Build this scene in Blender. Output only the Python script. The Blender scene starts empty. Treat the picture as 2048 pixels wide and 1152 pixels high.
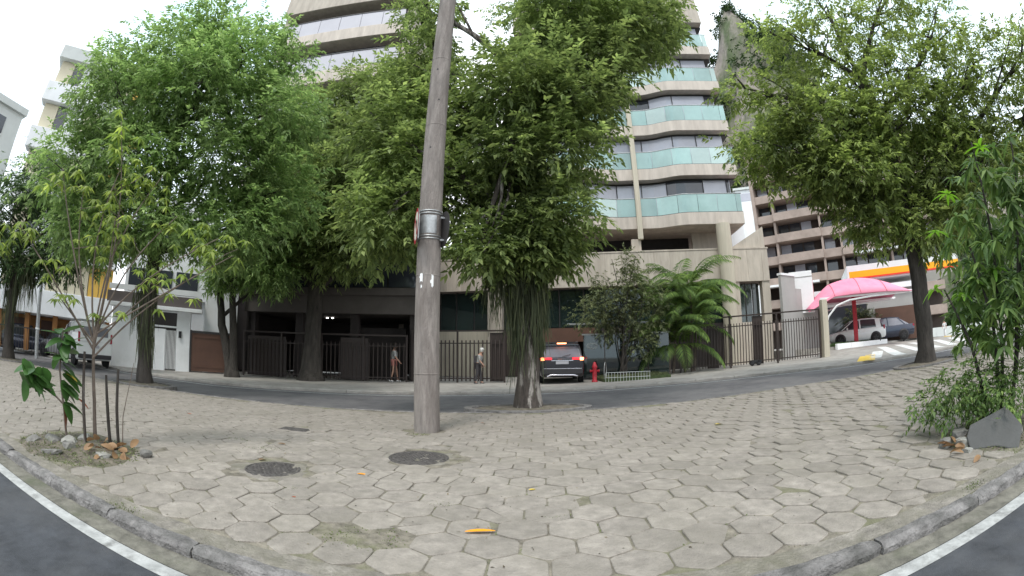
import bpy, bmesh, math, random
import numpy as np
from mathutils import Vector, Matrix
R = math.radians
random.seed(7); rng = np.random.default_rng(7)
scene = bpy.context.scene
col = scene.collection

# ------------------------------------------------------------------ camera
CAM_Z = 1.17
cam_d = bpy.data.cameras.new('camera'); cam = bpy.data.objects.new('camera', cam_d); col.objects.link(cam)
cam.matrix_world = Matrix.Translation((0, 0, CAM_Z)) @ Matrix.Rotation(math.pi/2 + 0.157, 4, 'X') @ Matrix.Rotation(-0.0037, 4, 'Z')
cam_d.type = 'PANO'; cam_d.sensor_width = 36.0; cam_d.sensor_fit = 'HORIZONTAL'; cam_d.clip_start = 0.05; cam_d.clip_end = 3000
_c = cam_d if hasattr(cam_d, 'panorama_type') else cam_d.cycles
_c.panorama_type = 'FISHEYE_LENS_POLYNOMIAL'           # wide dashboard lens: angle grows evenly with image radius
_c.fisheye_fov = R(180)
_c.fisheye_polynomial_k0 = 0; _c.fisheye_polynomial_k1 = -1/(872/2048*36)
_c.fisheye_polynomial_k2 = 0; _c.fisheye_polynomial_k3 = 0; _c.fisheye_polynomial_k4 = 0
scene.camera = cam

# ------------------------------------------------------------------ sky, sun, exposure
SUN_EL, SUN_AZ = 62, 200
world = bpy.data.worlds.new('World'); scene.world = world; world.use_nodes = True
wn = world.node_tree.nodes; wl = world.node_tree.links; wn.clear()
sky = wn.new('ShaderNodeTexSky'); sky.sky_type = 'NISHITA'; sky.sun_disc = False
sky.sun_elevation = R(SUN_EL); sky.sun_rotation = R(SUN_AZ); sky.dust_density = 3.0; sky.air_density = 1.0
bg1 = wn.new('ShaderNodeBackground'); bg1.inputs['Strength'].default_value = 0.15; wl.new(sky.outputs[0], bg1.inputs[0])
tc = wn.new('ShaderNodeTexCoord'); nz = wn.new('ShaderNodeTexNoise'); nz.inputs['Scale'].default_value = 1.3; nz.inputs['Detail'].default_value = 4
wl.new(tc.outputs['Generated'], nz.inputs['Vector'])
cr = wn.new('ShaderNodeValToRGB'); cr.color_ramp.elements[0].position = 0.30; cr.color_ramp.elements[1].position = 0.62
cr.color_ramp.elements[0].color = (0.56, 0.75, 0.86, 1); cr.color_ramp.elements[1].color = (0.97, 0.98, 1.0, 1)
wl.new(nz.outputs[0], cr.inputs[0])
bg2 = wn.new('ShaderNodeBackground'); bg2.inputs['Strength'].default_value = 1.25; wl.new(cr.outputs[0], bg2.inputs[0])
mx = wn.new('ShaderNodeMixShader'); mx.inputs[0].default_value = 0.90
wl.new(bg1.outputs[0], mx.inputs[1]); wl.new(bg2.outputs[0], mx.inputs[2])
wo = wn.new('ShaderNodeOutputWorld'); wl.new(mx.outputs[0], wo.inputs[0])
sl = bpy.data.lights.new('sun', 'SUN'); sun = bpy.data.objects.new('sun', sl); col.objects.link(sun)
sl.energy = 1.3; sl.angle = R(14); sl.color = (1.0, 0.96, 0.90)
sun.rotation_euler = (R(90 - SUN_EL), 0, R(180 - SUN_AZ))   # same direction as the sky's sun
scene.view_settings.view_transform = 'Standard'; scene.view_settings.look = 'None'
scene.view_settings.exposure = 0.78; scene.view_settings.gamma = 1.0; scene.view_settings.use_curve_mapping = False
scene.cycles.max_bounces = 8; scene.cycles.diffuse_bounces = 5; scene.cycles.glossy_bounces = 3
scene.cycles.transparent_max_bounces = 12; scene.cycles.transmission_bounces = 6
scene.cycles.use_denoising = True; scene.cycles.sample_clamp_indirect = 6.0

# ------------------------------------------------------------------ materials
MATS = {}
def mat(name, c, rough=0.8, var=0.12, scale=3.0, bump=0.0, bscale=40.0, metal=0.0, spec=0.4, c2=None, c2scale=1.2, c2lo=0.5, c2hi=0.7,
        alpha=1.0, emit=None, estr=0.0, objrand=0.0, stretch=None, coat=0.0, bdist=0.02, wpos=False):
    if name in MATS: return MATS[name]
    m = bpy.data.materials.new(name); m.use_nodes = True; MATS[name] = m
    n = m.node_tree.nodes; l = m.node_tree.links; p = n['Principled BSDF']
    p.inputs['Roughness'].default_value = rough; p.inputs['Metallic'].default_value = metal
    p.inputs['Specular IOR Level'].default_value = spec; p.inputs['Alpha'].default_value = alpha
    if coat: p.inputs['Coat Weight'].default_value = coat; p.inputs['Coat Roughness'].default_value = 0.05
    if emit: p.inputs['Emission Color'].default_value = (*emit, 1); p.inputs['Emission Strength'].default_value = estr
    co = n.new('ShaderNodeNewGeometry').outputs['Position'] if wpos else n.new('ShaderNodeTexCoord').outputs['Object']
    if stretch:
        mp = n.new('ShaderNodeMapping'); mp.inputs['Scale'].default_value = stretch; l.new(co, mp.inputs['Vector']); co = mp.outputs[0]
    out = None
    t = n.new('ShaderNodeTexNoise'); t.inputs['Scale'].default_value = scale; t.inputs['Detail'].default_value = 6; t.inputs['Roughness'].default_value = 0.65
    l.new(co, t.inputs['Vector'])
    r = n.new('ShaderNodeValToRGB')
    r.color_ramp.elements[0].position = 0.28; r.color_ramp.elements[1].position = 0.74
    r.color_ramp.elements[0].color = (*[max(0, x*(1-var*1.6)) for x in c], 1); r.color_ramp.elements[1].color = (*[min(1, x*(1+var)) for x in c], 1)
    l.new(t.outputs[0], r.inputs[0]); out = r.outputs[0]
    if c2:
        t2 = n.new('ShaderNodeTexNoise'); t2.inputs['Scale'].default_value = c2scale; t2.inputs['Detail'].default_value = 8; t2.inputs['Roughness'].default_value = 0.7
        l.new(co, t2.inputs['Vector'])
        mr = n.new('ShaderNodeMapRange'); mr.inputs[1].default_value = c2lo; mr.inputs[2].default_value = c2hi; l.new(t2.outputs[0], mr.inputs[0])
        mxn = n.new('ShaderNodeMix'); mxn.data_type = 'RGBA'; mxn.inputs['B'].default_value = (*c2, 1)
        l.new(mr.outputs[0], mxn.inputs['Factor']); l.new(out, mxn.inputs['A']); out = mxn.outputs['Result']
    if objrand:
        oi = n.new('ShaderNodeObjectInfo'); mr2 = n.new('ShaderNodeMapRange'); mr2.inputs[3].default_value = 1-objrand; mr2.inputs[4].default_value = 1+objrand
        l.new(oi.outputs['Random'], mr2.inputs[0])
        hs = n.new('ShaderNodeHueSaturation'); l.new(mr2.outputs[0], hs.inputs['Value']); l.new(out, hs.inputs['Color']); out = hs.outputs[0]
    l.new(out, p.inputs['Base Color'])
    if bump:
        b = n.new('ShaderNodeTexNoise'); b.inputs['Scale'].default_value = bscale; b.inputs['Detail'].default_value = 5; l.new(co, b.inputs['Vector'])
        bn = n.new('ShaderNodeBump'); bn.inputs['Strength'].default_value = bump; bn.inputs['Distance'].default_value = bdist
        l.new(b.outputs[0], bn.inputs['Height']); l.new(bn.outputs[0], p.inputs['Normal'])
    return m

def leafmat(name, dark, light, trans=0.35, rough=0.55):
    m = bpy.data.materials.new(name); m.use_nodes = True; MATS[name] = m
    n = m.node_tree.nodes; l = m.node_tree.links; p = n['Principled BSDF']
    g = n.new('ShaderNodeNewGeometry'); r = n.new('ShaderNodeValToRGB')
    r.color_ramp.elements[0].color = (*dark, 1); r.color_ramp.elements[1].color = (*light, 1)
    e = r.color_ramp.elements.new(0.7); e.color = (*[(a*0.6+b*0.4) for a, b in zip(dark, light)], 1)
    l.new(g.outputs['Random Per Island'], r.inputs[0])
    tcn = n.new('ShaderNodeTexCoord'); t = n.new('ShaderNodeTexNoise'); t.inputs['Scale'].default_value = 0.55; t.inputs['Detail'].default_value = 3
    l.new(tcn.outputs['Object'], t.inputs['Vector'])
    mr = n.new('ShaderNodeMapRange'); mr.inputs[1].default_value = .3; mr.inputs[2].default_value = .7; mr.inputs[3].default_value = .6; mr.inputs[4].default_value = 1.4
    l.new(t.outputs[0], mr.inputs[0])
    hs = n.new('ShaderNodeHueSaturation'); l.new(mr.outputs[0], hs.inputs['Value']); l.new(r.outputs[0], hs.inputs['Color'])
    l.new(hs.outputs[0], p.inputs['Base Color']); p.inputs['Roughness'].default_value = rough; p.inputs['Specular IOR Level'].default_value = 0.35
    tr = n.new('ShaderNodeBsdfTranslucent'); h2 = n.new('ShaderNodeHueSaturation'); h2.inputs['Value'].default_value = 1.5; h2.inputs['Saturation'].default_value = 1.1
    l.new(hs.outputs[0], h2.inputs['Color']); l.new(h2.outputs[0], tr.inputs['Color'])
    ms = n.new('ShaderNodeMixShader'); ms.inputs[0].default_value = trans
    l.new(p.outputs[0], ms.inputs[1]); l.new(tr.outputs[0], ms.inputs[2]); l.new(ms.outputs[0], n['Material Output'].inputs['Surface'])
    return m

mat('asphalt_near', (.055, .058, .066), .85, .3, 5, .5, 150, bdist=.01, c2=(.085, .085, .088), c2scale=.9, c2lo=.45, c2hi=.75)
mat('asphalt_far', (.100, .096, .100), .85, .22, 3, .3, 160, bdist=.008, c2=(.165, .158, .155), c2scale=.45, c2lo=.42, c2hi=.7)
mat('paint_white', (.42, .42, .41), .7, .25, 8, .2, 120, c2=(.19, .188, .18), c2scale=7, c2lo=.50, c2hi=.68, wpos=True)
mat('zebra_paint', (.66, .66, .64), .7, .15, 5, c2=(.36, .35, .33), c2scale=3, c2lo=.5, c2hi=.75, wpos=True)
mat('paint_yellow', (.78, .52, .06), .7, .12, 8, c2=(.4, .32, .15), c2scale=8, c2lo=.55, c2hi=.8)
mat('gutter', (.175, .164, .136), .95, .35, 8, .4, 90, c2=(.100, .105, .070), c2scale=2.2, wpos=True)
mat('kerb', (.215, .202, .195), .9, .35, 9, .9, 38, c2=(.100, .096, .090), c2scale=4, c2lo=.45, c2hi=.66, objrand=.12, wpos=True, bdist=.03)
mat('paver', (.302, .270, .236), .92, .22, 9, .55, 60, c2=(.222, .200, .168), c2scale=1.3, c2lo=.42, c2hi=.72, objrand=.10, wpos=True)
mat('joint_dirt', (.225, .200, .160), .98, .4, 9, .6, 60, c2=(.145, .148, .080), c2scale=1.6, c2lo=.48, c2hi=.68, wpos=True)
mat('moss', (.13, .17, .055), .95, .4, 30)
mat('concrete_strip', (.270, .244, .212), .95, .32, 8, .8, 50, c2=(.155, .145, .108), c2scale=2.4, c2lo=.42, c2hi=.66, wpos=True)
mat('sidewalk', (.330, .308, .280), .9, .16, 2, .2, 60, c2=(.225, .208, .188), c2scale=.8, wpos=True)
mat('dirt', (.165, .142, .112), .98, .4, 8, .9, 35, c2=(.095, .098, .055), c2scale=2.4, wpos=True)
mat('ground', (.17, .16, .14), .95, .3, .4)
mat('concrete_pole', (.285, .252, .230), .92, .28, 4, .9, 35, c2=(.175, .150, .136), c2scale=2.2, c2lo=.45, c2hi=.66, stretch=(3, 3, .45))
mat('galvanised', (.42, .43, .43), .45, .2, 12, metal=.7)
mat('iron_cover', (.105, .095, .09), .75, .4, 25, .5, 80, metal=.2)
mat('black_metal', (.02, .02, .022), .5, .2)
mat('red_paint', (.40, .022, .035), .5, .2, 6)
mat('white_paint', (.84, .84, .84), .6, .04, 3)
mat('sign_white', (.72, .70, .62), .5, .06)
mat('bark', (.085, .070, .060), .97, .4, 5, 1.0, 22, stretch=(1.6, 1.6, .3), c2=(.33, .30, .27), c2scale=3.4, c2lo=.52, c2hi=.60, bdist=.06)
mat('bark_dark', (.060, .052, .045), .97, .4, 5, 1.0, 22, stretch=(1, 1, .25), bdist=.06)
mat('twig', (.17, .135, .11), .9, .25, 14)
leafmat('leaf_street', (.110, .150, .046), (.350, .420, .135), .48)
leafmat('leaf_centre', (.104, .145, .051), (.325, .395, .140), .48)
leafmat('leaf_left', (.130, .205, .070), (.360, .475, .180), .48)
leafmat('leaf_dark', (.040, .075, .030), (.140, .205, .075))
leafmat('leaf_sapling', (.120, .185, .042), (.430, .510, .130), .45)
leafmat('leaf_lance', (.080, .145, .046), (.270, .370, .110), .42)
leafmat('leaf_lance_new', (.110, .260, .035), (.300, .480, .070), .4)
leafmat('leaf_broad', (.035, .095, .025), (.120, .230, .065), .3, .35)
leafmat('leaf_palm', (.065, .120, .030), (.240, .340, .085), .4)
leafmat('leaf_shrub', (.075, .095, .044), (.235, .255, .120), .35)
leafmat('leaf_dry', (.17, .085, .040), (.50, .34, .19), .2)
leafmat('moss_strand', (.050, .062, .034), (.150, .165, .085), .2, .9)
leafmat('leaf_hill', (.020, .045, .014), (.075, .115, .035), .2)
leafmat('litter', (.035, .028, .02), (.22, .17, .09), .1)
mat('leaf_orange', (.85, .34, .02), .5, .12, 20)
mat('leaf_yellow', (.75, .55, .08), .5, .15, 20)
mat('leaf_rust', (.32, .10, .05), .6, .2, 20)
mat('stone_grey', (.225, .215, .20), .95, .3, 5, .8, 18, c2=(.12, .125, .09), c2scale=3, bdist=.03)
mat('stone_pale', (.36, .35, .32), .95, .25, 6, .8, 20, c2=(.20, .19, .16), c2scale=3, bdist=.03)
mat('slab_grey', (.098, .097, .094), .9, .1, 4, .3, 50)
mat('beige_stone', (.47, .415, .35), .75, .14, 1.8, .12, 30, c2=(.33, .285, .235), c2scale=1.1, c2lo=.45, c2hi=.78, objrand=.09, stretch=(2, 2, .35))
mat('pink_stone', (.54, .475, .415), .75, .14, 1.6, .1, 30, c2=(.36, .31, .27), c2scale=1.3, c2lo=.48, c2hi=.8, stretch=(1.6, 1.6, .25))
mat('soffit', (.44, .40, .36), .85, .08, 1)
mat('dark_frame', (.035, .032, .032), .5, .1)
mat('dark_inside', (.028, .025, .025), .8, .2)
mat('column_stone', (.50, .45, .36), .8, .12, 2, .4, 50, stretch=(6, 6, .2))
mat('teal_glass', (.335, .515, .49), .05, .16, .5, spec=1.0, alpha=.78, objrand=.22)
mat('teal_glass_pale', (.46, .60, .575), .05, .14, .5, spec=1.0, alpha=.85, objrand=.15)
mat('curtain_glass', (.47, .47, .53), .09, .10, .6, spec=.8, objrand=.14)
mat('dark_glass', (.045, .050, .062), .06, .15, .6, spec=.8, objrand=.15)
mat('lobby_glass', (.022, .036, .034), .03, .25, .4, spec=1.0, alpha=.9, objrand=.25)
mat('grey_panel', (.46, .45, .49), .5, .05, .6)
mat('white_wall', (.80, .81, .82), .8, .05, .6, c2=(.68, .69, .69), c2scale=.7)
mat('pale_wall', (.60, .62, .60), .8, .06, .6, c2=(.48, .50, .48), c2scale=.7)
mat('yellow_panel', (.72, .45, .10), .6, .1, 1)
mat('cream_panel', (.66, .60, .45), .6, .06, 1)
mat('brown_band', (.125, .105, .100), .7, .1, 1)
mat('orange_wall', (.36, .17, .06), .8, .2, 1)
mat('brown_metal', (.038, .026, .022), .55, .15, 4)
mat('brown_door', (.105, .052, .034), .55, .15, 1.5)
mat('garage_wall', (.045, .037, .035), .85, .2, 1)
mat('garage_slab', (.105, .092, .084), .85, .15, 1)  # slab colour set darker, with the shade under the trees put into it
mat('brown_concrete', (.36, .285, .245), .9, .14, .6, .2, 20, c2=(.25, .20, .17), c2scale=.35)
mat('brown_dark', (.075, .058, .050), .9, .2, .5)
mat('grey_wall', (.36, .35, .335), .85, .08, .7)
mat('pink_fabric', (.80, .27, .38), .7, .10, .8, .15, 6, c2=(.70, .20, .31), c2scale=.7)
mat('orange_stripe', (.90, .40, .01), .45, .04, 1)
mat('red_stripe', (.75, .05, .02), .45, .04, 1)
mat('canopy_white', (.72, .73, .72), .5, .04, 1)
mat('car_black', (.022, .020, .026), .22, .1, 1, metal=.3, coat=.8)
mat('car_white', (.72, .73, .72), .3, .03, 1, coat=.6)
mat('car_navy', (.030, .036, .060), .25, .1, 1, metal=.4, coat=.7)
mat('car_silver', (.42, .43, .44), .3, .05, 1, metal=.5, coat=.5)
mat('car_glass', (.035, .04, .045), .05, .1, 1, spec=.9)
mat('tail_glass', (.20, .20, .23), .05, .15, 1, spec=.9)
mat('tyre', (.018, .018, .018), .9, .2, 20)
mat('rim', (.35, .35, .36), .35, .1, metal=.8)
mat('plastic_dark', (.035, .033, .036), .6, .1)
mat('chrome', (.62, .60, .64), .25, .05, metal=.9)
mat('lamp_red', (.5, .01, .02), .2, .05, emit=(1, .03, .04), estr=1.3)
mat('lamp_red_hot', (.9, .2, .1), .2, .05, emit=(1, .28, .10), estr=5)
mat('lamp_red_off', (.30, .012, .03), .15, .05)
mat('lamp_white', (.9, .85, .7), .2, .05, emit=(1, .88, .62), estr=4)
mat('ceiling_lamp', (.9, .9, .9), .3, .02, emit=(1, .97, .92), estr=9)
mat('plate_grey', (.40, .39, .42), .5, .03)
mat('skin', (.42, .24, .17), .6, .08, 8)
mat('cloth_grey', (.36, .36, .35), .9, .25, 14, c2=(.18, .18, .18), c2scale=9)
mat('cloth_white', (.70, .69, .68), .9, .08, 6)
mat('cloth_dark', (.060, .055, .058), .9, .2, 8)
mat('cloth_pink', (.48, .20, .17), .9, .1, 6)
mat('hair', (.035, .025, .02), .7, .2, 20)
mat('cap_white', (.66, .65, .62), .8, .1, 20, c2=(.2, .2, .2), c2scale=16)
mat('rock_hill', (.26, .225, .195), .95, .3, .05, .8, .4, c2=(.075, .095, .042), c2scale=.03, c2lo=.44, c2hi=.56, stretch=(1, 1, .35), bdist=2.5)
mat('hedge', (.06, .085, .03), .95, .3, 6)

# ------------------------------------------------------------------ mesh helpers
def T(x):                       # the street climbs gently to the right
    t = min(1, max(0, x/17.0)); return .35*t*t*(3-2*t) + .006*min(60, max(-40, x))
class MB:
    def __init__(s): s.v = []; s.f = []; s.sm = []
    def add(s, vs, fs, smooth=False):
        o = len(s.v); s.v += [tuple(map(float, p)) for p in vs]; s.f += [tuple(i+o for i in f) for f in fs]; s.sm += [smooth]*len(fs); return s
    def box(s, x0, x1, y0, y1, z0, z1, M=None):
        vs = [(x, y, z) for x in (x0, x1) for y in (y0, y1) for z in (z0, z1)]
        if M is not None: vs = [M @ Vector(p) for p in vs]
        return s.add(vs, [(0,1,3,2), (4,6,7,5), (0,4,5,1), (2,3,7,6), (0,2,6,4), (1,5,7,3)])
    def prism(s, poly, z0, z1, M=None):
        n = len(poly); vs = [(x, y, z0) for x, y in poly] + [(x, y, z1) for x, y in poly]
        if M is not None: vs = [M @ Vector(p) for p in vs]
        return s.add(vs, [tuple(range(n))[::-1], tuple(range(n, 2*n))] + [(i, (i+1) % n, n+(i+1) % n, n+i) for i in range(n)])
    def loft(s, rings, close=True, cap=True, smooth=True):
        n = len(rings[0]); vs = [p for r in rings for p in r]; fs = []
        for a in range(len(rings)-1):
            for i in range(n if close else n-1):
                j = (i+1) % n; fs.append((a*n+i, a*n+j, (a+1)*n+j, (a+1)*n+i))
        s.add(vs, fs, smooth)
        if cap and close:
            s.add(rings[0], [tuple(range(n))[::-1]]); s.add(rings[-1], [tuple(range(n))])
        return s
    def tube(s, pts, rad, n=8, cap=True, smooth=True, wob=0):
        pts = [Vector(p) for p in pts]
        if not hasattr(rad, '__len__'): rad = [rad]*len(pts)
        rings = []; up = Vector((.13, .97, .2))
        for i, p in enumerate(pts):
            d = (pts[min(i+1, len(pts)-1)] - pts[max(i-1, 0)])
            d = d.normalized() if d.length > 1e-9 else Vector((0, 0, 1))
            a = d.cross(up)
            if a.length < .05: a = d.cross(Vector((1, 0, 0)))
            a.normalize(); b = d.cross(a)
            rings.append([p + (a*math.cos(2*math.pi*k/n) + b*math.sin(2*math.pi*k/n))*rad[i]*(1+wob*(random.random()-.5)*2) for k in range(n)])
        return s.loft(rings, True, cap, smooth)
    def lathe(s, prof, n=16, c=(0, 0, 0), axis='z', smooth=True):
        rings = []
        for r, h in prof:
            ring = []
            for k in range(n):
                a = 2*math.pi*k/n; x, y = r*math.cos(a), r*math.sin(a)
                q = (x, y, h) if axis == 'z' else ((x, h, y) if axis == 'y' else (h, x, y))
                ring.append((q[0]+c[0], q[1]+c[1], q[2]+c[2]))
            rings.append(ring)
        return s.loft(rings, True, True, smooth)
    def mesh(s, name):
        me = bpy.data.meshes.new(name); me.from_pydata(s.v, [], s.f)
        me.polygons.foreach_set('use_smooth', s.sm); me.validate(); me.update(); return me
    def build(s, name, m, parent=None, bevel=0, loc=None, sub=0):
        o = bpy.data.objects.new(name, s.mesh(name)); col.objects.link(o)
        o.data.materials.append(MATS[m] if isinstance(m, str) else m)
        fixn(o.data)
        if parent is not None: o.parent = parent
        if loc is not None: o.location = loc
        if bevel:
            b = o.modifiers.new('bevel', 'BEVEL'); b.width = bevel; b.segments = 2; b.limit_method = 'ANGLE'; b.angle_limit = R(40)
        if sub:
            b = o.modifiers.new('sub', 'SUBSURF'); b.levels = sub; b.render_levels = sub
        return o
def fixn(me):
    bm = bmesh.new(); bm.from_mesh(me); bmesh.ops.recalc_face_normals(bm, faces=bm.faces); bm.to_mesh(me); bm.free()
def tag(o, label, cat, group=None):
    o['label'] = label; o['category'] = cat
    if group: o['group'] = group
    return o
def thing(name, label, cat, loc=(0, 0, 0), rz=0, group=None):
    o = bpy.data.objects.new(name, None); col.objects.link(o); o.location = loc; o.rotation_euler = (0, 0, rz); o.empty_display_size = .2
    return tag(o, label, cat, group)
def struct(o): o['kind'] = 'structure'; return o
def inst(src, name, parent=None, loc=(0, 0, 0), rz=0, scale=None):
    o = bpy.data.objects.new(name, src.data); col.objects.link(o); o.location = loc; o.rotation_euler = (0, 0, rz)
    if parent is not None: o.parent = parent
    if scale: o.scale = scale
    return o
def facemesh(name, V, F, m, parent=None, loc=(0, 0, 0)):          # numpy verts (n,3) and faces (m,k)
    V = np.asarray(V, dtype=np.float32); F = np.asarray(F, dtype=np.int32)
    me = bpy.data.meshes.new(name); me.vertices.add(len(V)); me.vertices.foreach_set('co', V.ravel())
    k = F.shape[1]; me.loops.add(F.size); me.loops.foreach_set('vertex_index', F.ravel())
    me.polygons.add(len(F)); me.polygons.foreach_set('loop_start', np.arange(0, F.size, k, dtype=np.int32))
    me.update(calc_edges=True); me.materials.append(MATS[m])
    o = bpy.data.objects.new(name, me); col.objects.link(o); o.location = loc
    if parent is not None: o.parent = parent
    return o
def unit(a): return a/(np.linalg.norm(a, axis=-1, keepdims=True)+1e-9)
def leaves(P, D, Nn, L, Wd, droop=0.25):
    """one leaf per row: base P, direction D, face normal Nn, length L, width Wd -> six-vertex folded leaf, two quads"""
    D = unit(D); S = unit(np.cross(D, Nn)); Nn = np.cross(S, D); n = len(P); L = L[:, None]; Wd = Wd[:, None]
    down = np.array([0, 0, -1.0])
    b = P; m1 = P + D*L*.42 + Nn*L*.03; t = P + D*L + down*L*droop
    l1 = P + D*L*.38 + S*Wd*.5 + Nn*Wd*.12 + down*L*droop*.15; r1 = P + D*L*.38 - S*Wd*.5 + Nn*Wd*.12 + down*L*droop*.15
    V = np.stack([b, l1, t, r1, m1], 1).reshape(-1, 3)
    i = np.arange(n)[:, None]*5
    F = np.concatenate([i+np.array([[0, 4, 2, 1]]), i+np.array([[0, 3, 2, 4]])], 0)
    return V, F
def strip(name, y0, y1, dz, m, x0, x1, nx=80, ny=1):
    """ground sheet following the street's slope, between the lines y0(x) and y1(x)"""
    V = []; F = []
    for i in range(nx+1):
        x = x0+(x1-x0)*i/nx
        for j in range(ny+1):
            y = y0(x)+(y1(x)-y0(x))*j/ny; V.append((x, y, T(x)+dz))
    for i in range(nx):
        for j in range(ny): a = i*(ny+1)+j; F.append((a, a+ny+1, a+ny+2, a+1))
    b = MB(); b.add(V, F, True); return b.build(name, m)
def lerp(pts):
    xs = [p[0] for p in pts]; ys = [p[1] for p in pts]
    return lambda x: float(np.interp(x, xs, ys))

# ------------------------------------------------------------------ ground, roads, kerbs
kerbY = lambda x: 1.76 - .062*x                                   # near kerb, front edge
edgeY = lerp([(-80, 6.5), (-20, 8.6), (-10, 9.0), (-2, 9.1), (3, 9.35), (7, 9.5), (9.3, 8.9), (12, 8.3), (18, 8.6), (60, 9.5)])   # far edge of the island
FX_ = [(-90, 16), (-20, 13.4), (-10, 12.9), (-4, 13.9), (0, 14.8), (4, 15.2), (7.7, 14.7), (9.8, 14.1), (11.8, 12.8), (15.8, 11.8), (24.6, 12.8), (40, 15), (90, 22)]
farY = lerp(FX_)                                                  # kerb across the street
def sst(t): t = min(1, max(0, t)); return t*t*(3-2*t)
def zS(x, y):                                                     # far pavement; right of the fence it ramps up to the filling station
    return T(x) + .045*min(8.5, max(0, y-farY(x)))*sst((x-15)/3)*(1-sst((x-28)/12))
g = MB(); N = 70; xs = [-400, -200, -120, -80] + [-60+2*i for i in range(61)] + [80, 120, 200, 400]
V = []; F = []
ysx = [-200, -60, -20, 0, 20, 40, 80, 200, 420]
for x in xs:
    for y in ysx: V.append((x, y, T(x)-.30))
for i in range(len(xs)-1):
    for j in range(len(ysx)-1): a = i*len(ysx)+j; F.append((a, a+len(ysx), a+len(ysx)+1, a+1))
g.add(V, F); struct(g.build('ground', 'ground'))
struct(strip('near_road', lambda x: -40, lambda x: kerbY(x)-.02, -.080, 'asphalt_near', -90, 90, 90))
gut = struct(strip('gutter', lambda x: kerbY(x)-.165, lambda x: kerbY(x)+.03, -.072, 'gutter', -60, 60, 120))
wl_ = struct(strip('road_edge_line', lambda x: kerbY(x)-.275, lambda x: kerbY(x)-.165, -.076, 'paint_white', -60, 60, 120))
struct(strip('far_road', lambda x: edgeY(x)-.05, lambda x: farY(x)+.05, -.095, 'asphalt_far', -90, 90, 120))
struct(strip('far_road_edge_line', lambda x: farY(x)-.56, lambda x: farY(x)-.40, -.090, 'paint_white', -60, 40, 120))
isl = struct(strip('island_bed', lambda x: kerbY(x)+.10, lambda x: edgeY(x)-.06, -.010, 'joint_dirt', -60, 60, 160))
struct(strip('kerb_backing', lambda x: kerbY(x)+.115, lambda x: kerbY(x)+.29, -.006, 'concrete_strip', -60, 60, 120))
V = []; F = []; nx, ny = 180, 24
for i in range(nx+1):
    x = -90+i
    for j in range(ny+1): y = farY(x)+.12+(60-farY(x))*(j/ny)**1.8; V.append((x, y, zS(x, y)))
for i in range(nx):
    for j in range(ny): a = i*(ny+1)+j; F.append((a, a+ny+1, a+ny+2, a+1))
b = MB(); b.add(V, F, True); side = struct(b.build('far_sidewalk', 'sidewalk'))

def kerb_run(owner, fn, xs, name, m, w=.115, h0=-.10, h1=.0, front=True):
    for a, b in zip(xs[:-1], xs[1:]):
        b2 = b-.012; xm = (a+b2)/2; ya, yb = fn(a), fn(b2); ln = math.hypot(b2-a, yb-ya); ang = math.atan2(yb-ya, b2-a)
        k = MB(); rings = []
        prof = [(0, h0), (0, h1-.035), (.012, h1-.012), (.04, h1), (w-.01, h1), (w, h1-.01), (w, h0)]
        n = 9
        for i in range(n+1):
            t = -ln/2+ln*i/n; j = .008; e = .010 if i in (0, n) else 0
            rings.append([(t, y+random.uniform(-j, j)+ (e if y < .03 else 0), z+random.uniform(-j, j)*.7-(e*.9 if z > h0+.02 else 0)) for y, z in prof])
        k.loft(rings, True, True, False)
        o = k.build(name, m, owner); o.location = (xm, (ya+yb)/2, T(xm)+random.uniform(-.006, .004)); o.rotation_euler = (0, -math.atan2(T(b2)-T(a), b2-a), ang+random.uniform(-.004, .004))
near_kerb = strip('near_kerb', lambda x: kerbY(x)+.02, lambda x: kerbY(x)+.12, -.03, 'concrete_strip', -60, 60, 60); struct(near_kerb)
xk = [-26]
while xk[-1] < 24: xk.append(xk[-1]+random.uniform(.85, 1.15))
kerb_run(near_kerb, kerbY, xk, 'kerb_stone', 'kerb', h1=.008)
far_kerb = strip('far_kerb', lambda x: farY(x)+.02, lambda x: farY(x)+.12, -.03, 'concrete_strip', -90, 90, 90); struct(far_kerb)
xk = [-30]
while xk[-1] < 34: xk.append(xk[-1]+random.uniform(1.1, 1.5))
kerb_run(far_kerb, farY, xk, 'kerb_stone', 'sidewalk', h1=.010, h0=-.12)
back_kerb = strip('island_far_kerb', lambda x: edgeY(x)-.13, lambda x: edgeY(x)-.01, -.03, 'concrete_strip', -60, 60, 120); struct(back_kerb)
kerb_run(back_kerb, lambda x: edgeY(x)-.15, [-30+1.1*i for i in range(56)], 'kerb_stone', 'kerb', h1=.002)

# hexagonal pavers: those that show largest are objects, the rest one mesh
PW = .3325; PITCH = .337
def hexverts(seed, n=6):
    r = random.Random(seed); rad = PW/math.sqrt(3); out = []
    for k in range(6):
        a = math.pi/6 + k*math.pi/3 + r.uniform(-.03, .03); q = rad*r.uniform(.955, 1.0); out.append((q*math.cos(a), q*math.sin(a)))
    return out
def hex_geo(seed):
    p6 = hexverts(seed); r = random.Random(seed*7+1); p = []
    for k in range(6):                                            # worn corners
        x, y = p6[k]; xa, ya = p6[k-1]; xb, yb = p6[(k+1) % 6]; c1, c2 = r.uniform(.05, .13), r.uniform(.05, .13)
        p += [(x+(xa-x)*c1, y+(ya-y)*c1), (x+(xb-x)*c2, y+(yb-y)*c2)]
    c = .972; n = 12
    vs = [(x, y, -.03) for x, y in p] + [(x, y, -.005) for x, y in p] + [(x*c, y*c, r.uniform(-.0015, .001)) for x, y in p]
    fs = [(i, (i+1) % n, n+(i+1) % n, n+i) for i in range(n)] + [(n+i, n+(i+1) % n, 2*n+(i+1) % n, 2*n+i) for i in range(n)] + [tuple(range(2*n, 3*n))]
    return vs, fs
pmesh = []
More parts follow.
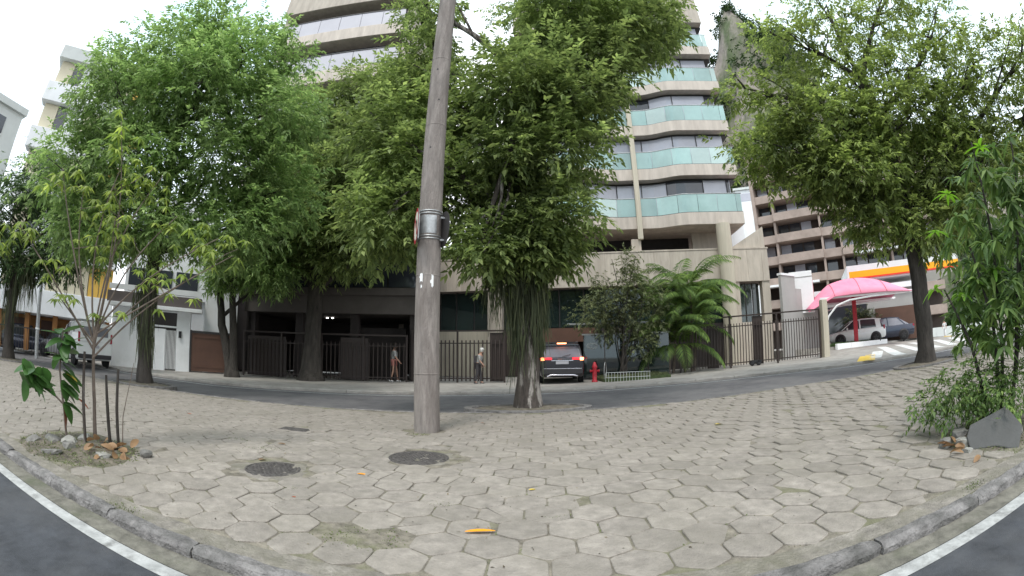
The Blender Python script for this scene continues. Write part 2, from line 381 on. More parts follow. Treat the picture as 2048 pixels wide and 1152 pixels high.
for s_ in range(10):
    b = MB(); b.add(*hex_geo(s_)); me = b.mesh('paver'); me.materials.append(MATS['paver']); fixn(me); pmesh.append(me)
yaw = -.062; cy, sy = math.cos(yaw), math.sin(yaw)
HOLES = [(-4.55, 2.95, .80, .58), (4.95, 2.35, .82, .56), (.35, 9.7, 1.5, .75), (-10.5, 9.3, 1.3, .8), (11.5, 8.3, 1.5, .8), (-18.8, 8.3, 1.4, .8),
         (-2.36, 3.82, .36, .34), (-1.07, 4.88, .34, .30), (-.93, 2.52, .14, .10), (-1.33, 6.72, .26, .26)]
cells = []
row = PITCH*math.sqrt(3)/2
for j in range(0, 38):
    for i in range(-82, 83):
        u = (i + (.5 if j % 2 else 0))*PITCH; v = j*row + .46
        x = cy*u - sy*v; y = 1.76 + sy*u + cy*v
        if y > edgeY(x)-.32 or x < -24 or x > 24: continue
        if y < kerbY(x)+.25+PW*.5: continue
        if any(((x-hx)/(a+.1))**2+((y-hy)/(b_+.1))**2 < 1 for hx, hy, a, b_ in HOLES): continue
        D = math.hypot(x, y); az = abs(math.atan2(x, y)); 
        if az > 1.32: continue
        el = math.atan2(1.17-T(x), D)
        vis = 1 if (az < 1.17 and el < .53) else 0
        cells.append((vis/(D*D*D+1e-6), x, y))
cells.sort(reverse=True)
def cut(poly, nx, ny, d):
    out = []
    for i in range(len(poly)):
        p, q = poly[i], poly[(i+1) % len(poly)]; a_, b_ = p[0]*nx+p[1]*ny-d, q[0]*nx+q[1]*ny-d
        if a_ >= 0: out.append(p)
        if a_*b_ < 0: t = a_/(a_-b_); out.append((p[0]+(q[0]-p[0])*t, p[1]+(q[1]-p[1])*t))
    return out
crk = set(random.sample(range(10, 250), 14))
for q, (w, x, y) in enumerate(cells[:300]):
    if q in crk:                                                  # cracked slab: its fragments lie a little apart
        an = random.uniform(0, 3.14); nx_, ny_ = math.cos(an), math.sin(an); d0 = random.uniform(-.06, .06)
        for sg_ in (1, -1):
            pl_ = cut(hexverts(q), sg_*nx_, sg_*ny_, sg_*d0+.0035); fb = MB(); m_ = len(pl_); cx0 = sum(p[0] for p in pl_)/m_; cy0 = sum(p[1] for p in pl_)/m_
            fb.add([(px_, py_, -.03) for px_, py_ in pl_]+[(px_, py_, -.003) for px_, py_ in pl_]+[(cx0+(px_-cx0)*.98, cy0+(py_-cy0)*.98, 0) for px_, py_ in pl_], [(i, (i+1) % m_, m_+(i+1) % m_, m_+i) for i in range(m_)]+[(m_+i, m_+(i+1) % m_, 2*m_+(i+1) % m_, 2*m_+i) for i in range(m_)]+[tuple(range(2*m_, 3*m_))])
            o = fb.build('paver_fragment', 'paver', isl); o.location = (x, y, T(x)+random.uniform(-.005, .001)); o.rotation_euler = (random.gauss(0, .018), random.gauss(0, .018), yaw)
        continue
    o = bpy.data.objects.new('paver', random.choice(pmesh)); col.objects.link(o); o.parent = isl
    dz = random.gauss(0, .0028) - (.004 if random.random() < .05 else 0); o.location = (x, y, T(x)+dz)
    sl_ = (T(x+.1)-T(x-.1))/.2
    k_ = 3 if random.random() < .06 else 1; o.rotation_euler = (random.gauss(0, .010)*k_, -sl_+random.gauss(0, .010)*k_, yaw+random.gauss(0, .012)+random.randrange(6)*math.pi/3)
V = []; F4 = []; F6 = []; b = MB()
for w, x, y in cells[300:]:
    vs, fs = hex_geo(random.randrange(50)); a = yaw+random.randrange(6)*math.pi/3; c_, s_ = math.cos(a), math.sin(a); dz = random.gauss(0, .0028); tx, ty = random.gauss(0, .01), random.gauss(0, .01)
    b.add([(x+c_*p[0]-s_*p[1], y+s_*p[0]+c_*p[1], T(x+p[0])+p[2]+dz+tx*p[0]+ty*p[1]) for p in vs], fs)
# half pavers closing the row along the kerb
rest = b.build('paver_field', 'paver', isl); rest['kind'] = 'stuff'
# mortar infill along the kerb so the first row meets the strip
struct(strip('paving_border', lambda x: kerbY(x)+.28, lambda x: kerbY(x)+.50, -.013, 'concrete_strip', -60, 60, 120))

# moss and grass in the joints (nobody could count it)
n = 15000
cc = np.array([(x, y) for w, x, y in cells if w > 0][:900]); idx = rng.integers(0, len(cc), n)
# clumps: choose some joints that are green
k = rng.integers(0, 6, n); a = math.pi/6 + k*math.pi/3 + yaw
green = np.sin(cc[idx, 0]*2.3+1.1)*np.sin(cc[idx, 1]*1.9+.4*k)+.35*np.sin(cc[idx, 0]*7+k*2) > .25
t = rng.random(n); a2 = a + math.pi/3; rad = PITCH/math.sqrt(3)
px = cc[idx, 0] + rad*(np.cos(a)*(1-t)+np.cos(a2)*t) + rng.normal(0, .008, n); py = cc[idx, 1] + rad*(np.sin(a)*(1-t)+np.sin(a2)*t)+rng.normal(0, .008, n)
pz = np.array([T(x) for x in px])-.016
sel = green; P = np.stack([px, py, pz], 1)[sel]
m_ = len(P)
# thicker mats at the broken paver, near the kerb and along the tree pits
extra = []
for (ex, ey, ax, ay, cnt) in [(-.93, 2.48, .22, .16, 900), (-.55, 3.3, .12, .10, 250), (.3, 3.0, .1, .05, 150), (-2.9, 4.6, .25, .15, 400), (3.2, 1.75, .16, .06, 400), (-2.7, 2.08, .22, .07, 400),
                            (-4.2, 2.55, .45, .3, 500), (4.4, 2.0, .5, .25, 600), (-1.9, 3.3, .15, .08, 200), (-1.33, 6.4, .35, .08, 200), (.35, 8.75, 1.3, .12, 500), (-3.6, 4.9, .4, .15, 300)]:
    q = rng.normal(0, .5, (cnt, 2)); X = ex+q[:, 0]*ax; Y = ey+q[:, 1]*ay
    extra.append(np.stack([X, Y, np.array([T(x) for x in X])-.014], 1))
P = np.concatenate([P]+extra); m_ = len(P)
D = unit(np.stack([rng.normal(0, .6, m_), rng.normal(0, .6, m_), np.abs(rng.normal(.7, .3, m_))], 1)); Nn = rng.normal(0, 1, (m_, 3))
V, F = leaves(P, D, Nn, rng.uniform(.008, .030, m_), rng.uniform(.005, .011, m_), .1)
o = facemesh('joint_moss', V, F, 'moss'); o['kind'] = 'stuff'; o['label'] = 'green moss and grass in the paving joints'; o['category'] = 'moss'
# leaf bits and grit lying about
n = 1500; X = rng.uniform(-9, 9, n); Y = rng.uniform(2.2, 8.8, n)
P = np.stack([X, Y, np.array([T(x) for x in X])+.003], 1); D = np.c_[rng.normal(0, 1, (n, 2)), rng.uniform(0, .25, n)]
V, F = leaves(P, D, np.c_[rng.normal(0, .3, (n, 2)), np.ones(n)], rng.uniform(.008, .035, n), rng.uniform(.005, .016, n), .0)
o = facemesh('leaf_litter', V, F, 'litter'); o['kind'] = 'stuff'; o['label'] = 'tiny leaf bits and grit strewn over the paving'; o['category'] = 'litter'
# bare soil of the tree pits
def pit(name, x, y, a, b_, m='dirt', h=.035, label='', cat='soil', n=28, rings=6):
    mb = MB(); vs = [(x, y, T(x)+h)]; fs = []
    for r_ in range(1, rings+1):
        for k_ in range(n):
            an = 2*math.pi*k_/n; q = r_/rings*(1+.10*math.sin(3*an+x)+.06*math.sin(5*an+y))
            xx, yy = x+a*q*math.cos(an), y+b_*q*math.sin(an); vs.append((xx, yy, T(xx)+h*(1-(r_/rings)**2)-.016*(r_/rings)**4+random.uniform(-.006, .006)))
    for k_ in range(n): fs.append((0, 1+k_, 1+(k_+1) % n))
    for r_ in range(rings-1):
        for k_ in range(n): fs.append((1+r_*n+k_, 1+(r_+1)*n+k_, 1+(r_+1)*n+(k_+1) % n, 1+r_*n+(k_+1) % n))
    mb.add(vs, fs, True); return struct(mb.build(name, m))
pit('planting_pit', -4.55, 2.95, .92, .70, h=.05); pit('planting_pit', 4.95, 2.35, .95, .66, h=.06)
pit('mortar_patch', -2.36, 3.82, .46, .42, 'concrete_strip', h=.001); pit('mortar_patch', -1.07, 4.88, .46, .42, 'concrete_strip', h=.001); pit('moss_patch_soil', -.93, 2.50, .20, .17, 'joint_dirt', h=.004)
def tree_pit(x, y, a, b_):
    p = pit('tree_pit', x, y, a, b_, h=.04); ring = MB(); n = 30; r1 = []; r2 = []
    for k_ in range(n+1):
        an = 2*math.pi*k_/n; r1.append((x+a*1.0*math.cos(an), y+b_*1.0*math.sin(an)))
    rr = []
    for k_ in range(n):
        an = 2*math.pi*k_/n; cx_, sx_ = math.cos(an), math.sin(an); w = .09
        xx = x+a*cx_; z = T(xx); rr.append([(x+(a-w)*cx_, y+(b_-w)*sx_, z-.12), (x+(a-w)*cx_, y+(b_-w)*sx_, z+.03), (x+(a+w)*cx_, y+(b_+w)*sx_, z+.03+random.uniform(-.01, .005)), (x+(a+w)*cx_, y+(b_+w)*sx_, z-.12)])
    rr.append(rr[0]); ring.loft(rr, True, False, False); ring.build('pit_kerb', 'kerb', p)
for q in [(.35, 9.75, 1.35, .70), (-10.5, 9.4, 1.2, .7), (11.6, 8.35, 1.4, .7), (-18.8, 8.4, 1.3, .7)]: tree_pit(*q)

# manhole covers
def cover(x, y, r, label, slots=0, sq=False):
    t_ = thing('manhole_cover', label, 'manhole cover', (x, y, T(x)-.004), random.uniform(0, 3))
    b = MB(); b.lathe([(r*1.12, -.02), (r*1.12, .004), (r*1.02, .006), (r*1.02, .001)], 36); b.build('frame', 'iron_cover', t_)
    b = MB(); b.lathe([(r, -.02), (r, .006), (r*.96, .008), (.001, .008)], 36)
    b.build('lid', 'iron_cover', t_)
    b = MB()
    for i in range(-6, 7):
        for j in range(-6, 7):
            if (i*i+j*j) < 34: b.box(i*r/6.6-.012, i*r/6.6+.012, j*r/6.6-.005, j*r/6.6+.005, .008, .0125, Matrix.Rotation((i+j) % 2*math.pi/2, 4, 'Z') if 0 else None)
    b.build('tread', 'iron_cover', t_)['kind'] = 'stuff'
cover(-2.36, 3.82, .26, 'round dark iron manhole cover with dry leaf at its rim')
cover(-1.07, 4.88, .31, 'round dark iron manhole cover closest to the concrete pole')
for nm, x, y, a, b_, lab in [('utility_cover', -3.28, 6.05, .24, .12, 'small flat brown utility cover set in the paving')]:
    t_ = thing(nm, lab, 'utility cover', (x, y, T(x))); b = MB(); b.box(-a, a, -b_, b_, -.02, .006); b.build('frame', 'iron_cover', t_, .003)
    b = MB(); b.box(-a*.85, a*.85, -b_*.8, b_*.8, -.015, .010); b.build('lid', 'iron_cover', t_, .003)

# zebra stripes on the drive beyond
def mark(name, a, bq, w, m, dz=.006, n=8):
    a = Vector(a); bq = Vector(bq); d = (bq-a).normalized(); p = Vector((-d.y, d.x)); mb = MB(); V = []; F = []
    for i in range(n+1):
        c = a.lerp(bq, i/n)
        for sgn in (-1, 0, 1): q = c+p*w*.5*sgn; V.append((q.x, q.y, zS(q.x, q.y)+dz))
    for i in range(n):
        for j in range(2): F.append((i*3+j, i*3+3+j, i*3+4+j, i*3+j+1))
    mb.add(V, F); return struct(mb.build(name, m))
for a, bq in [((14.1, 12.95), (17.0, 15.4)), ((15.2, 12.4), (19.4, 17.3)), ((17.0, 12.6), (21.1, 17.4)), ((18.6, 12.55), (22.9, 17.8)), ((20.1, 12.7), (25.1, 17.3)),
              ((22.0, 12.9), (27.3, 17.5)), ((23.9, 13.2), (29.3, 17.7)), ((26.4, 13.9), (29.8, 16.6)), ((28.4, 14.3), (33, 17.6))]:
    mark('zebra_stripe', a, bq, .55, 'zebra_paint')
mark('yellow_kerb_mark', (13.0, 12.45), (15.8, 15.0), .75, 'paint_yellow'); mark('yellow_kerb_mark', (29.2, 18.9), (31.2, 20.2), .7, 'paint_yellow')
for a, bq in [((-40, 14.2), (-24, 13.2))]: pass

# ------------------------------------------------------------------ concrete pole and what hangs on it
PX, PY = -1.33, 6.72
p = thing('utility_pole', 'thick round concrete utility pole standing in the hexagonal paving', 'pole', (PX, PY, T(PX)))
b = MB(); hs = [-.3, 0, .8, 2, 3.2, 4.5, 6, 8, 10.5]
b.tube([(0, 0, h) for h in hs], [.204-.004*max(0, h) for h in hs], 28); b.build('shaft', 'concrete_pole', p)
for z in (.9, 2.43, 5.1, 6.6):
    b = MB(); r = .206-.004*z; b.lathe([(r-.01, z-.012), (r, z-.01), (r, z+.01), (r-.01, z+.012)], 28); b.build('casting_seam', 'concrete_pole', p)
for z in (3.04, 3.46):
    for d in (-.022, .022):
        b = MB(); r = .1925; b.lathe([(r, z+d-.010), (r+.010, z+d-.008), (r+.010, z+d+.008), (r, z+d+.010)], 28); b.build('steel_band', 'galvanised', p)
b = MB()
for k in range(15):
    a0 = -2.35+1.55*k/14
    for z in (3.10, 3.40): b.v.append((.1945*math.cos(a0), .1945*math.sin(a0), z))
b.f = [(2*k, 2*k+2, 2*k+3, 2*k+1) for k in range(14)]; b.sm = [True]*14
b.build('metal_sleeve', 'galvanised', p)
for (ang, z0, z1, w) in [(-1.95, 2.30, 2.46, .05), (-2.05, 2.36, 2.42, .03), (-1.92, 2.20, 2.28, .025), (-1.02, 2.22, 2.44, .035), (-1.08, 2.28, 2.36, .05)]:
    b = MB(); r = .1975
    for k in range(5):
        a0 = ang+w/r*(k/4-.5)
        b.v += [(r*math.cos(a0), r*math.sin(a0), z0+random.uniform(0, .03)), (r*math.cos(a0), r*math.sin(a0), z1-random.uniform(0, .03))]
    b.f = [(2*k, 2*k+2, 2*k+3, 2*k+1) for k in range(4)]; b.sm = [True]*4; b.build('torn_poster', 'white_paint', p)
for (ang, z) in [(-1.75, 4.62), (-1.6, 4.05), (-1.3, 5.6), (-1.7, 6.3)]:
    b = MB(); r = .188; b.lathe([(.016, -.004), (.016, .004), (.006, .004)], 10, axis='y'); o = b.build('bolt_hole', 'dark_frame', p); o.location = (r*math.cos(ang)*.97, r*math.sin(ang)*.97, z); o.rotation_euler = (0, 0, ang+math.pi/2)

def disc(r0, r1, n=40, th=.003):
    b = MB(); return b.lathe([(r0, -th), (r1, -th), (r1, th), (r0, th)] if r0 > 0 else [(r1, -th), (r1, th)], n, axis='y')
# round road sign seen nearly edge-on, its face turned towards the traffic coming from the left
sg = thing('road_sign', 'round red-rimmed white sign with struck-out turn arrow strapped to the concrete pole', 'road sign', (PX-.17, PY-.24, 3.19), R(-71))
b = disc(0, .290, th=.002); b.build('plate', 'galvanised', sg)
o = disc(0, .255).build('face', 'sign_white', sg); o.location.y = -.004
b = MB(); n = 40
for k in range(n):
    a = 2*math.pi*k/n
    b.v += [(.232*math.cos(a), -.008, .232*math.sin(a)), (.290*math.cos(a), -.008, .290*math.sin(a))]
b.f = [(2*k, 2*k+1, (2*k+3) % (2*n), (2*k+2) % (2*n)) for k in range(n)]; b.sm = [False]*n
b.build('rim', 'red_paint', sg)
b = MB()
b.add([(x, -.009, z) for x, z in [(.05, -.16), (.105, -.16), (.105, .085), (.05, .085)]], [(0, 1, 2, 3)])
b.add([(x, -.009, z) for x, z in [(-.05, .03), (.05, .03), (.05, .085), (-.05, .085)]], [(0, 1, 2, 3)])
b.add([(x, -.009, z) for x, z in [(-.135, .057), (-.05, -.02), (-.05, .135)]], [(0, 1, 2)])
b.build('arrow', 'black_metal', sg)
b = MB(); q = .028/math.sqrt(2); b.add([(x, -.011, z) for x, z in [(-.165-q, .165-q), (-.165+q, .165+q), (.165+q, -.165+q), (.165-q, -.165-q)]], [(0, 1, 2, 3)]); b.build('slash', 'red_paint', sg)
b = MB(); b.tube([(0, .03, .2), (0, .03, -.2)], .018, 8); b.build('bracket', 'galvanised', sg)
sg2 = thing('road_sign', 'round road sign seen from its dark back on the concrete pole', 'road sign', (PX+.25, PY-.10, 3.17), R(116))
disc(0, .290).build('plate', 'dark_frame', sg2); o = disc(0, .27).build('face', 'sign_white', sg2); o.location.y = -.005
for z_ in (-.2, .17): b = MB(); b.box(-.02, .02, .0, .06, z_, z_+.03); b.build('bracket', 'galvanised', sg2)

# ------------------------------------------------------------------ trees
def branch_path(a, b, sag=.0, wob=.15, n=6):
    a = Vector(a); b = Vector(b); L = (b-a).length; pts = []
    ox = Vector((random.uniform(-1, 1), random.uniform(-1, 1), random.uniform(-.3, .6)))*wob*L
    for i in range(n+1):
        t = i/n; pts.append(a.lerp(b, t)+ox*math.sin(math.pi*t)+Vector((0, 0, -sag*L*t*t)))
    return pts
def crown_points(lobes, r):
    """cluster anchors spread through the outer shell of each lobe, thinned at the underside, dropped where another lobe's core covers them"""
    P = []; O = []
    for (c, rad, n) in lobes:
        c = np.array(c, float); rad = np.array(rad if hasattr(rad, '__len__') else (rad, rad, rad*.8), float)
        n = int(n*.82); d = unit(r.normal(0, 1, (n, 3))); q = r.random(n)**.36*np.where(r.random(n) < .12, r.uniform(1.0, 1.35, n), 1.0)
        lump = 1+.16*np.sin(d[:, 0]*7+c[0]*3)+.16*np.sin(d[:, 1]*6+c[1]*2+d[:, 2]*5)
        p = c+d*rad*(q*lump)[:, None]
        P.append(p); O.append(d)
    return np.concatenate(P), np.concatenate(O)
def clusters(P, O, r, per=9, L=.13, W=.042, twig=.30, droop=.32, flat=.75):
    n = len(P)
    tw = unit(O*.7 + r.normal(0, .55, (n, 3))*np.array([1, 1, .6]) + np.array([0, 0, -droop*.45]))
    side = unit(np.cross(tw, np.array([0, 0, 1.0])+r.normal(0, .25, (n, 3))))
    up = np.cross(side, tw)
    Ps = []; Ds = []; Ns = []; Ls = []; Ws = []
    sc = r.uniform(.5, 1.55, n)
    for k in range(per):
        t = (k+.5)/per; sgn = 1 if k % 2 else -1
        base = P + tw*(twig*sc*t)[:, None] + np.array([0, 0, -1])*(droop*twig*sc*t*t*.6)[:, None]
        d = tw*(.35+.5*t) + side*sgn*(.95-.6*t) + r.normal(0, .22, (n, 3)) + np.array([0, 0, -droop*.55])
        Ps.append(base); Ds.append(d); Ns.append(up*flat+np.array([0, 0, .5])+r.normal(0, .35, (n, 3)))
        Ls.append(L*sc*r.uniform(.75, 1.2, n)); Ws.append(W*sc*r.uniform(.8, 1.25, n))
    return leaves(np.concatenate(Ps), np.concatenate(Ds), np.concatenate(Ns), np.concatenate(Ls), np.concatenate(Ws), .18)
def make_tree(name, label, base, trunk, rads, lobes, leaf, seed, per=9, L=.13, W=.042, twig=.32, bark='bark', group=None, limb_r=.10, droop=.30, flare=1.35, ntw=3, strands=0):
    r = np.random.default_rng(seed); random.seed(seed)
    t = thing(name, label, 'tree', base, 0, group)
    b = MB(); pts = []; rr = []
    tr = [Vector(q) for q in trunk]
    for i in range(len(tr)-1):                                   # resample the trunk with small irregularities
        for k in range(4):
            u = k/4; pts.append(tr[i].lerp(tr[i+1], u)+Vector((random.uniform(-.02, .02), random.uniform(-.02, .02), 0))); rr.append((rads[i]*(1-u)+rads[i+1]*u)*random.uniform(.95, 1.06))
    pts.append(tr[-1]); rr.append(rads[-1]); rr[0] *= flare; rr[1] *= 1+(flare-1)*.35
    b.tube([pts[0]-Vector((0, 0, .25))]+pts, [rr[0]*1.05]+rr, 16, wob=.06); b.build('trunk', bark, t)
    lb = MB()
    for (c, rad, n) in lobes:
        c = Vector(c); cand = [q for q in pts if q.z < c.z-.2 and q.z > pts[-1].z*.45] or [pts[-1]]
        s = min(cand, key=lambda q: abs((c.z-q.z)-.75*math.hypot(c.x-q.x, c.y-q.y)))
        path = branch_path(s, c, 0, .10); L0 = (c-s).length; r0 = min(limb_r*(.5+.13*L0), rads[-1]*.95+.02)
        lb.tube(path, [r0*(1-.8*i/6)+.008 for i in range(7)], 7)
        R0 = rad if not hasattr(rad, '__len__') else sum(rad)/3
        for k in range(ntw):
            d = Vector((random.gauss(0, 1), random.gauss(0, 1), random.gauss(.2, .7))).normalized(); q0 = path[random.choice([3, 4, 5, 6])]
            p2 = branch_path(q0, c+d*R0*.85, 0, .12, 4); lb.tube(p2, [r0*.35*(1-.8*i/4)+.005 for i in range(5)], 5)
    lb.build('limb', bark, t)
    P, O = crown_points(lobes, r); V, F = clusters(P, O, r, per, L, W, twig, droop)
    facemesh('crown', V, F, leaf, t)
    return t
def hang_strands(t, anchors, seed, m='moss_strand', L=(.4, 1.1), w=.02):
    """hanging aerial plants: long thin drooping ribbons"""
    r = np.random.default_rng(seed); P = np.array(anchors, float); n = len(P); V = []; F = []
    Ls = r.uniform(*L, n); seg = 4; drift = r.normal(0, .05, (n, 2)); side = unit(np.c_[r.normal(0, 1, (n, 2)), np.zeros(n)])
    for k in range(seg+1):
        u = k/seg; c = P+np.c_[drift*u*Ls[:, None]*2, -Ls*u]; ww = w*(1-.7*u)
        V.append(c-side*ww*.5); V.append(c+side*ww*.5)
    V = np.stack(V, 1).reshape(-1, 3); i = np.arange(n)[:, None]*(2*(seg+1))
    F = np.concatenate([i+np.array([[2*k, 2*k+1, 2*k+3, 2*k+2]]) for k in range(seg)], 0)
    return facemesh('hanging_moss', V, F, m, t)
def trunk_anchors(n, r, z0, z1, rad, lean=(0, 0)):
    a = r.uniform(0, 2*math.pi, n); z = r.uniform(z0, z1, n); q = rad+r.uniform(0, .05, n)
    return np.stack([np.cos(a)*q+lean[0]*z, np.sin(a)*q+lean[1]*z, z], 1)

r_ = np.random.default_rng(3)
# the tree behind the pole, trunk draped with hanging plants
LB = [((-.2, -.2, 4.0), (1.0, 1.0, .7), 600), ((.75, -.4, 4.3), (.8, 1.0, .7), 500), ((-1.4, .1, 4.9), (1.1, 1.2, .9), 700), ((-3.1, -.9, 4.2), (1.0, .9, .95), 800), ((-2.7, -.5, 5.6), (1.2, 1.2, 1.0), 900), ((-.6, -.6, 5.6), (1.0, 1.1, .8), 600),
      ((.65, -.6, 5.8), (1.0, 1.2, .9), 800), ((-1.0, 1.2, 6.6), (1.5, 1.5, 1.0), 700), ((1.05, -.8, 7.2), (1.15, 1.3, .9), 900), ((-.4, -.8, 7.5), (1.2, 1.3, 1.0), 900), ((-2.4, .0, 7.3), (1.3, 1.3, 1.0), 800), ((1.75, -.3, 8.7), (1.3, 1.4, 1.0), 1000),
      ((.4, .5, 9.0), (1.3, 1.4, 1.0), 800), ((2.9, -.3, 10.2), (1.4, 1.4, 1.0), 1100), ((1.2, -.8, 10.5), (1.4, 1.3, 1.0), 1000), ((4.1, .2, 11.3), (1.1, 1.2, .9), 700), ((2.2, 0, 12.2), (1.8, 1.6, 1.1), 900), ((-2.7, .3, 9.5), (.95, 1.0, .8), 380), ((.4, .5, 12.2), (1.4, 1.4, 1.1), 500), ((-2.9, 0, 11.2), (1.1, 1.1, .9), 380), ((-1.0, -.9, 3.5), (.6, .5, .5), 220), ((.15, -.35, 3.45), (.75, .6, .5), 420), ((-.55, -.3, 3.3), (.6, .5, .5), 260), ((.75, -.2, 3.6), (.5, .5, .45), 200), ((-3.6, -.6, 6.6), (1.0, 1.0, .8), 400), ((-3.3, -.2, 8.3), (1.0, 1.0, .8), 350)]
t1 = make_tree('street_tree', 'broad street tree with peeling bark and draped trunk at island edge behind the concrete pole', (.35, 9.8, 0),
          [(0, 0, 0), (.03, 0, 1.4), (.10, .05, 3.0), (.15, .05, 5.2), (.3, 0, 8.0)], [.255, .235, .24, .20, .12], LB, 'leaf_centre', 11, L=.135, W=.058, limb_r=.11)
A = np.concatenate([trunk_anchors(620, r_, 1.5, 3.9, .29), trunk_anchors(420, r_, 2.2, 4.0, .40), trunk_anchors(260, r_, 2.6, 4.2, .42)+np.array([-.35, -.1, 0]), trunk_anchors(110, r_, 3.0, 3.6, .16)+np.array([-.75, -.25, 0])])
hang_strands(t1, A, 5, L=(.35, 1.3), w=.026)
# island tree on the left
LB = [((-1.6, -1.6, 4.3), (1.5, 1.4, 1.0), 900), ((.6, -.8, 4.4), (1.5, 1.4, .9), 900), ((2.5, .6, 4.6), (1.5, 1.4, 1.0), 900), ((-2.6, -2.2, 6.0), (1.5, 1.5, 1.2), 900), ((-.3, -1.4, 6.2), (1.9, 1.7, 1.3), 1400),
      ((2.1, .2, 6.5), (1.8, 1.7, 1.2), 1300), ((3.4, 1.7, 6.0), (1.4, 1.4, 1.1), 900), ((-1.6, -1.8, 8.2), (1.9, 1.8, 1.4), 1400), ((.9, -.9, 8.6), (2.0, 1.8, 1.4), 1500), ((2.9, .9, 8.4), (1.7, 1.7, 1.2), 1200),
      ((-.2, -.8, 10.4), (1.9, 1.8, 1.3), 1300), ((-2.4, -1.9, 9.9), (1.1, 1.1, .9), 400), ((1.9, .2, 10.3), (1.5, 1.5, 1.0), 800), ((.4, -.2, 11.7), (1.3, 1.3, .9), 500), ((3.2, 1.4, 10.8), (.8, .8, .7), 150), ((2.4, .8, 11.8), (.8, .8, .7), 150)]
t2 = make_tree('street_tree', 'dense light green street tree on the island in front of the white house', (-10.5, 9.45, T(-10.5)),
          [(0, 0, 0), (0, 0, 1.5), (.05, 0, 3.2), (.1, 0, 5.5), (0, 0, 8)], [.215, .205, .20, .17, .10], LB, 'leaf_left', 12, L=.135, W=.06, bark='bark_dark', limb_r=.10)
hang_strands(t2, np.concatenate([trunk_anchors(300, r_, 1.2, 3.4, .24), trunk_anchors(120, r_, 1.9, 2.9, .20)+np.array([-.28, -.1, 0])]), 6, L=(.3, 1.0), w=.03)
# far left tree
LB = [((0, 0, 4.0), (1.6, 1.6, 1.0), 700), ((1.4, 1.3, 4.4), (1.5, 1.5, 1.1), 800), ((1.9, 2.1, 6.0), (1.6, 1.6, 1.2), 900), ((-.5, -.8, 5.6), (1.8, 1.8, 1.3), 900), ((.6, .5, 6.8), (1.8, 1.8, 1.2), 900), ((2.4, 2.9, 5.2), (1.2, 1.2, 1.0), 500), ((-1.5, -1.5, 4.5), (1.4, 1.4, 1), 500)]
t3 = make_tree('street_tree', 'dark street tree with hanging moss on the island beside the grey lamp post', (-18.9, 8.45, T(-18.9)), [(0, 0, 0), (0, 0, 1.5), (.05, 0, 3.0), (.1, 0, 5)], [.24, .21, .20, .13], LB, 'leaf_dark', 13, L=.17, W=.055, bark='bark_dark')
hang_strands(t3, np.concatenate([trunk_anchors(160, r_, 1.8, 3.8, .30), trunk_anchors(160, r_, 2.9, 3.9, .4)+np.array([.75, .25, 0])]), 7, L=(.4, 1.5), w=.035)
# right tree
LB = [((-1.0, .7, 4.3), (1.2, 1.1, .8), 600), ((.4, -.6, 4.0), (1.4, 1.3, .9), 800), ((-2.3, 1.4, 5.8), (1.05, 1.0, .8), 500), ((-1.4, .6, 5.6), (1.8, 1.6, 1.1), 1300), ((1.2, -1.0, 5.4), (1.7, 1.6, 1.2), 1000), ((-3.3, 2.4, 7.0), (1.4, 1.4, 1.1), 800),
      ((-1.6, .9, 7.4), (1.7, 1.6, 1.1), 1100), ((.4, -.8, 7.2), (1.7, 1.6, 1.1), 1000), ((1.9, -2.0, 7.0), (1.6, 1.6, 1.2), 800), ((-2.6, 2.0, 8.9), (1.3, 1.3, .9), 300), ((-.8, .4, 9.2), (1.5, 1.5, 1.0), 400), ((1.0, -1.3, 8.9), (1.6, 1.5, 1.0), 380),
      ((2.6, -3.0, 8.6), (1.5, 1.5, 1.0), 420), ((-1.6, 1.0, 10.7), (1.3, 1.3, .8), 260), ((.6, -.6, 10.8), (1.4, 1.4, .9), 300), ((2.2, -2.4, 10.4), (1.4, 1.4, .9), 260), ((2.2, -2.6, 5.2), (1.5, 1.5, 1.1), 700), ((-3.5, 2.9, 9.6), (.9, .9, .7), 130), ((3.6, -4.2, 6.6), (1.5, 1.5, 1.2), 600), ((3.9, -4.6, 8.6), (1.4, 1.4, 1.1), 350), ((-.4, .2, 12.3), (1.4, 1.4, .9), 220), ((1.6, -1.6, 12.2), (1.4, 1.4, .9), 220), ((-2.4, 1.8, 11.6), (1.0, 1.0, .7), 110)]
make_tree('street_tree', 'tall dark-trunked street tree on the island opposite the zebra stripes', (11.6, 8.4, T(11.6)), [(0, 0, 0), (-.05, 0, 1.5), (-.1, .05, 3.2), (-.1, .1, 6), (-.2, .2, 9)], [.27, .255, .25, .20, .12], LB, 'leaf_street', 14, L=.15, W=.062, bark='bark_dark', limb_r=.10, ntw=5)
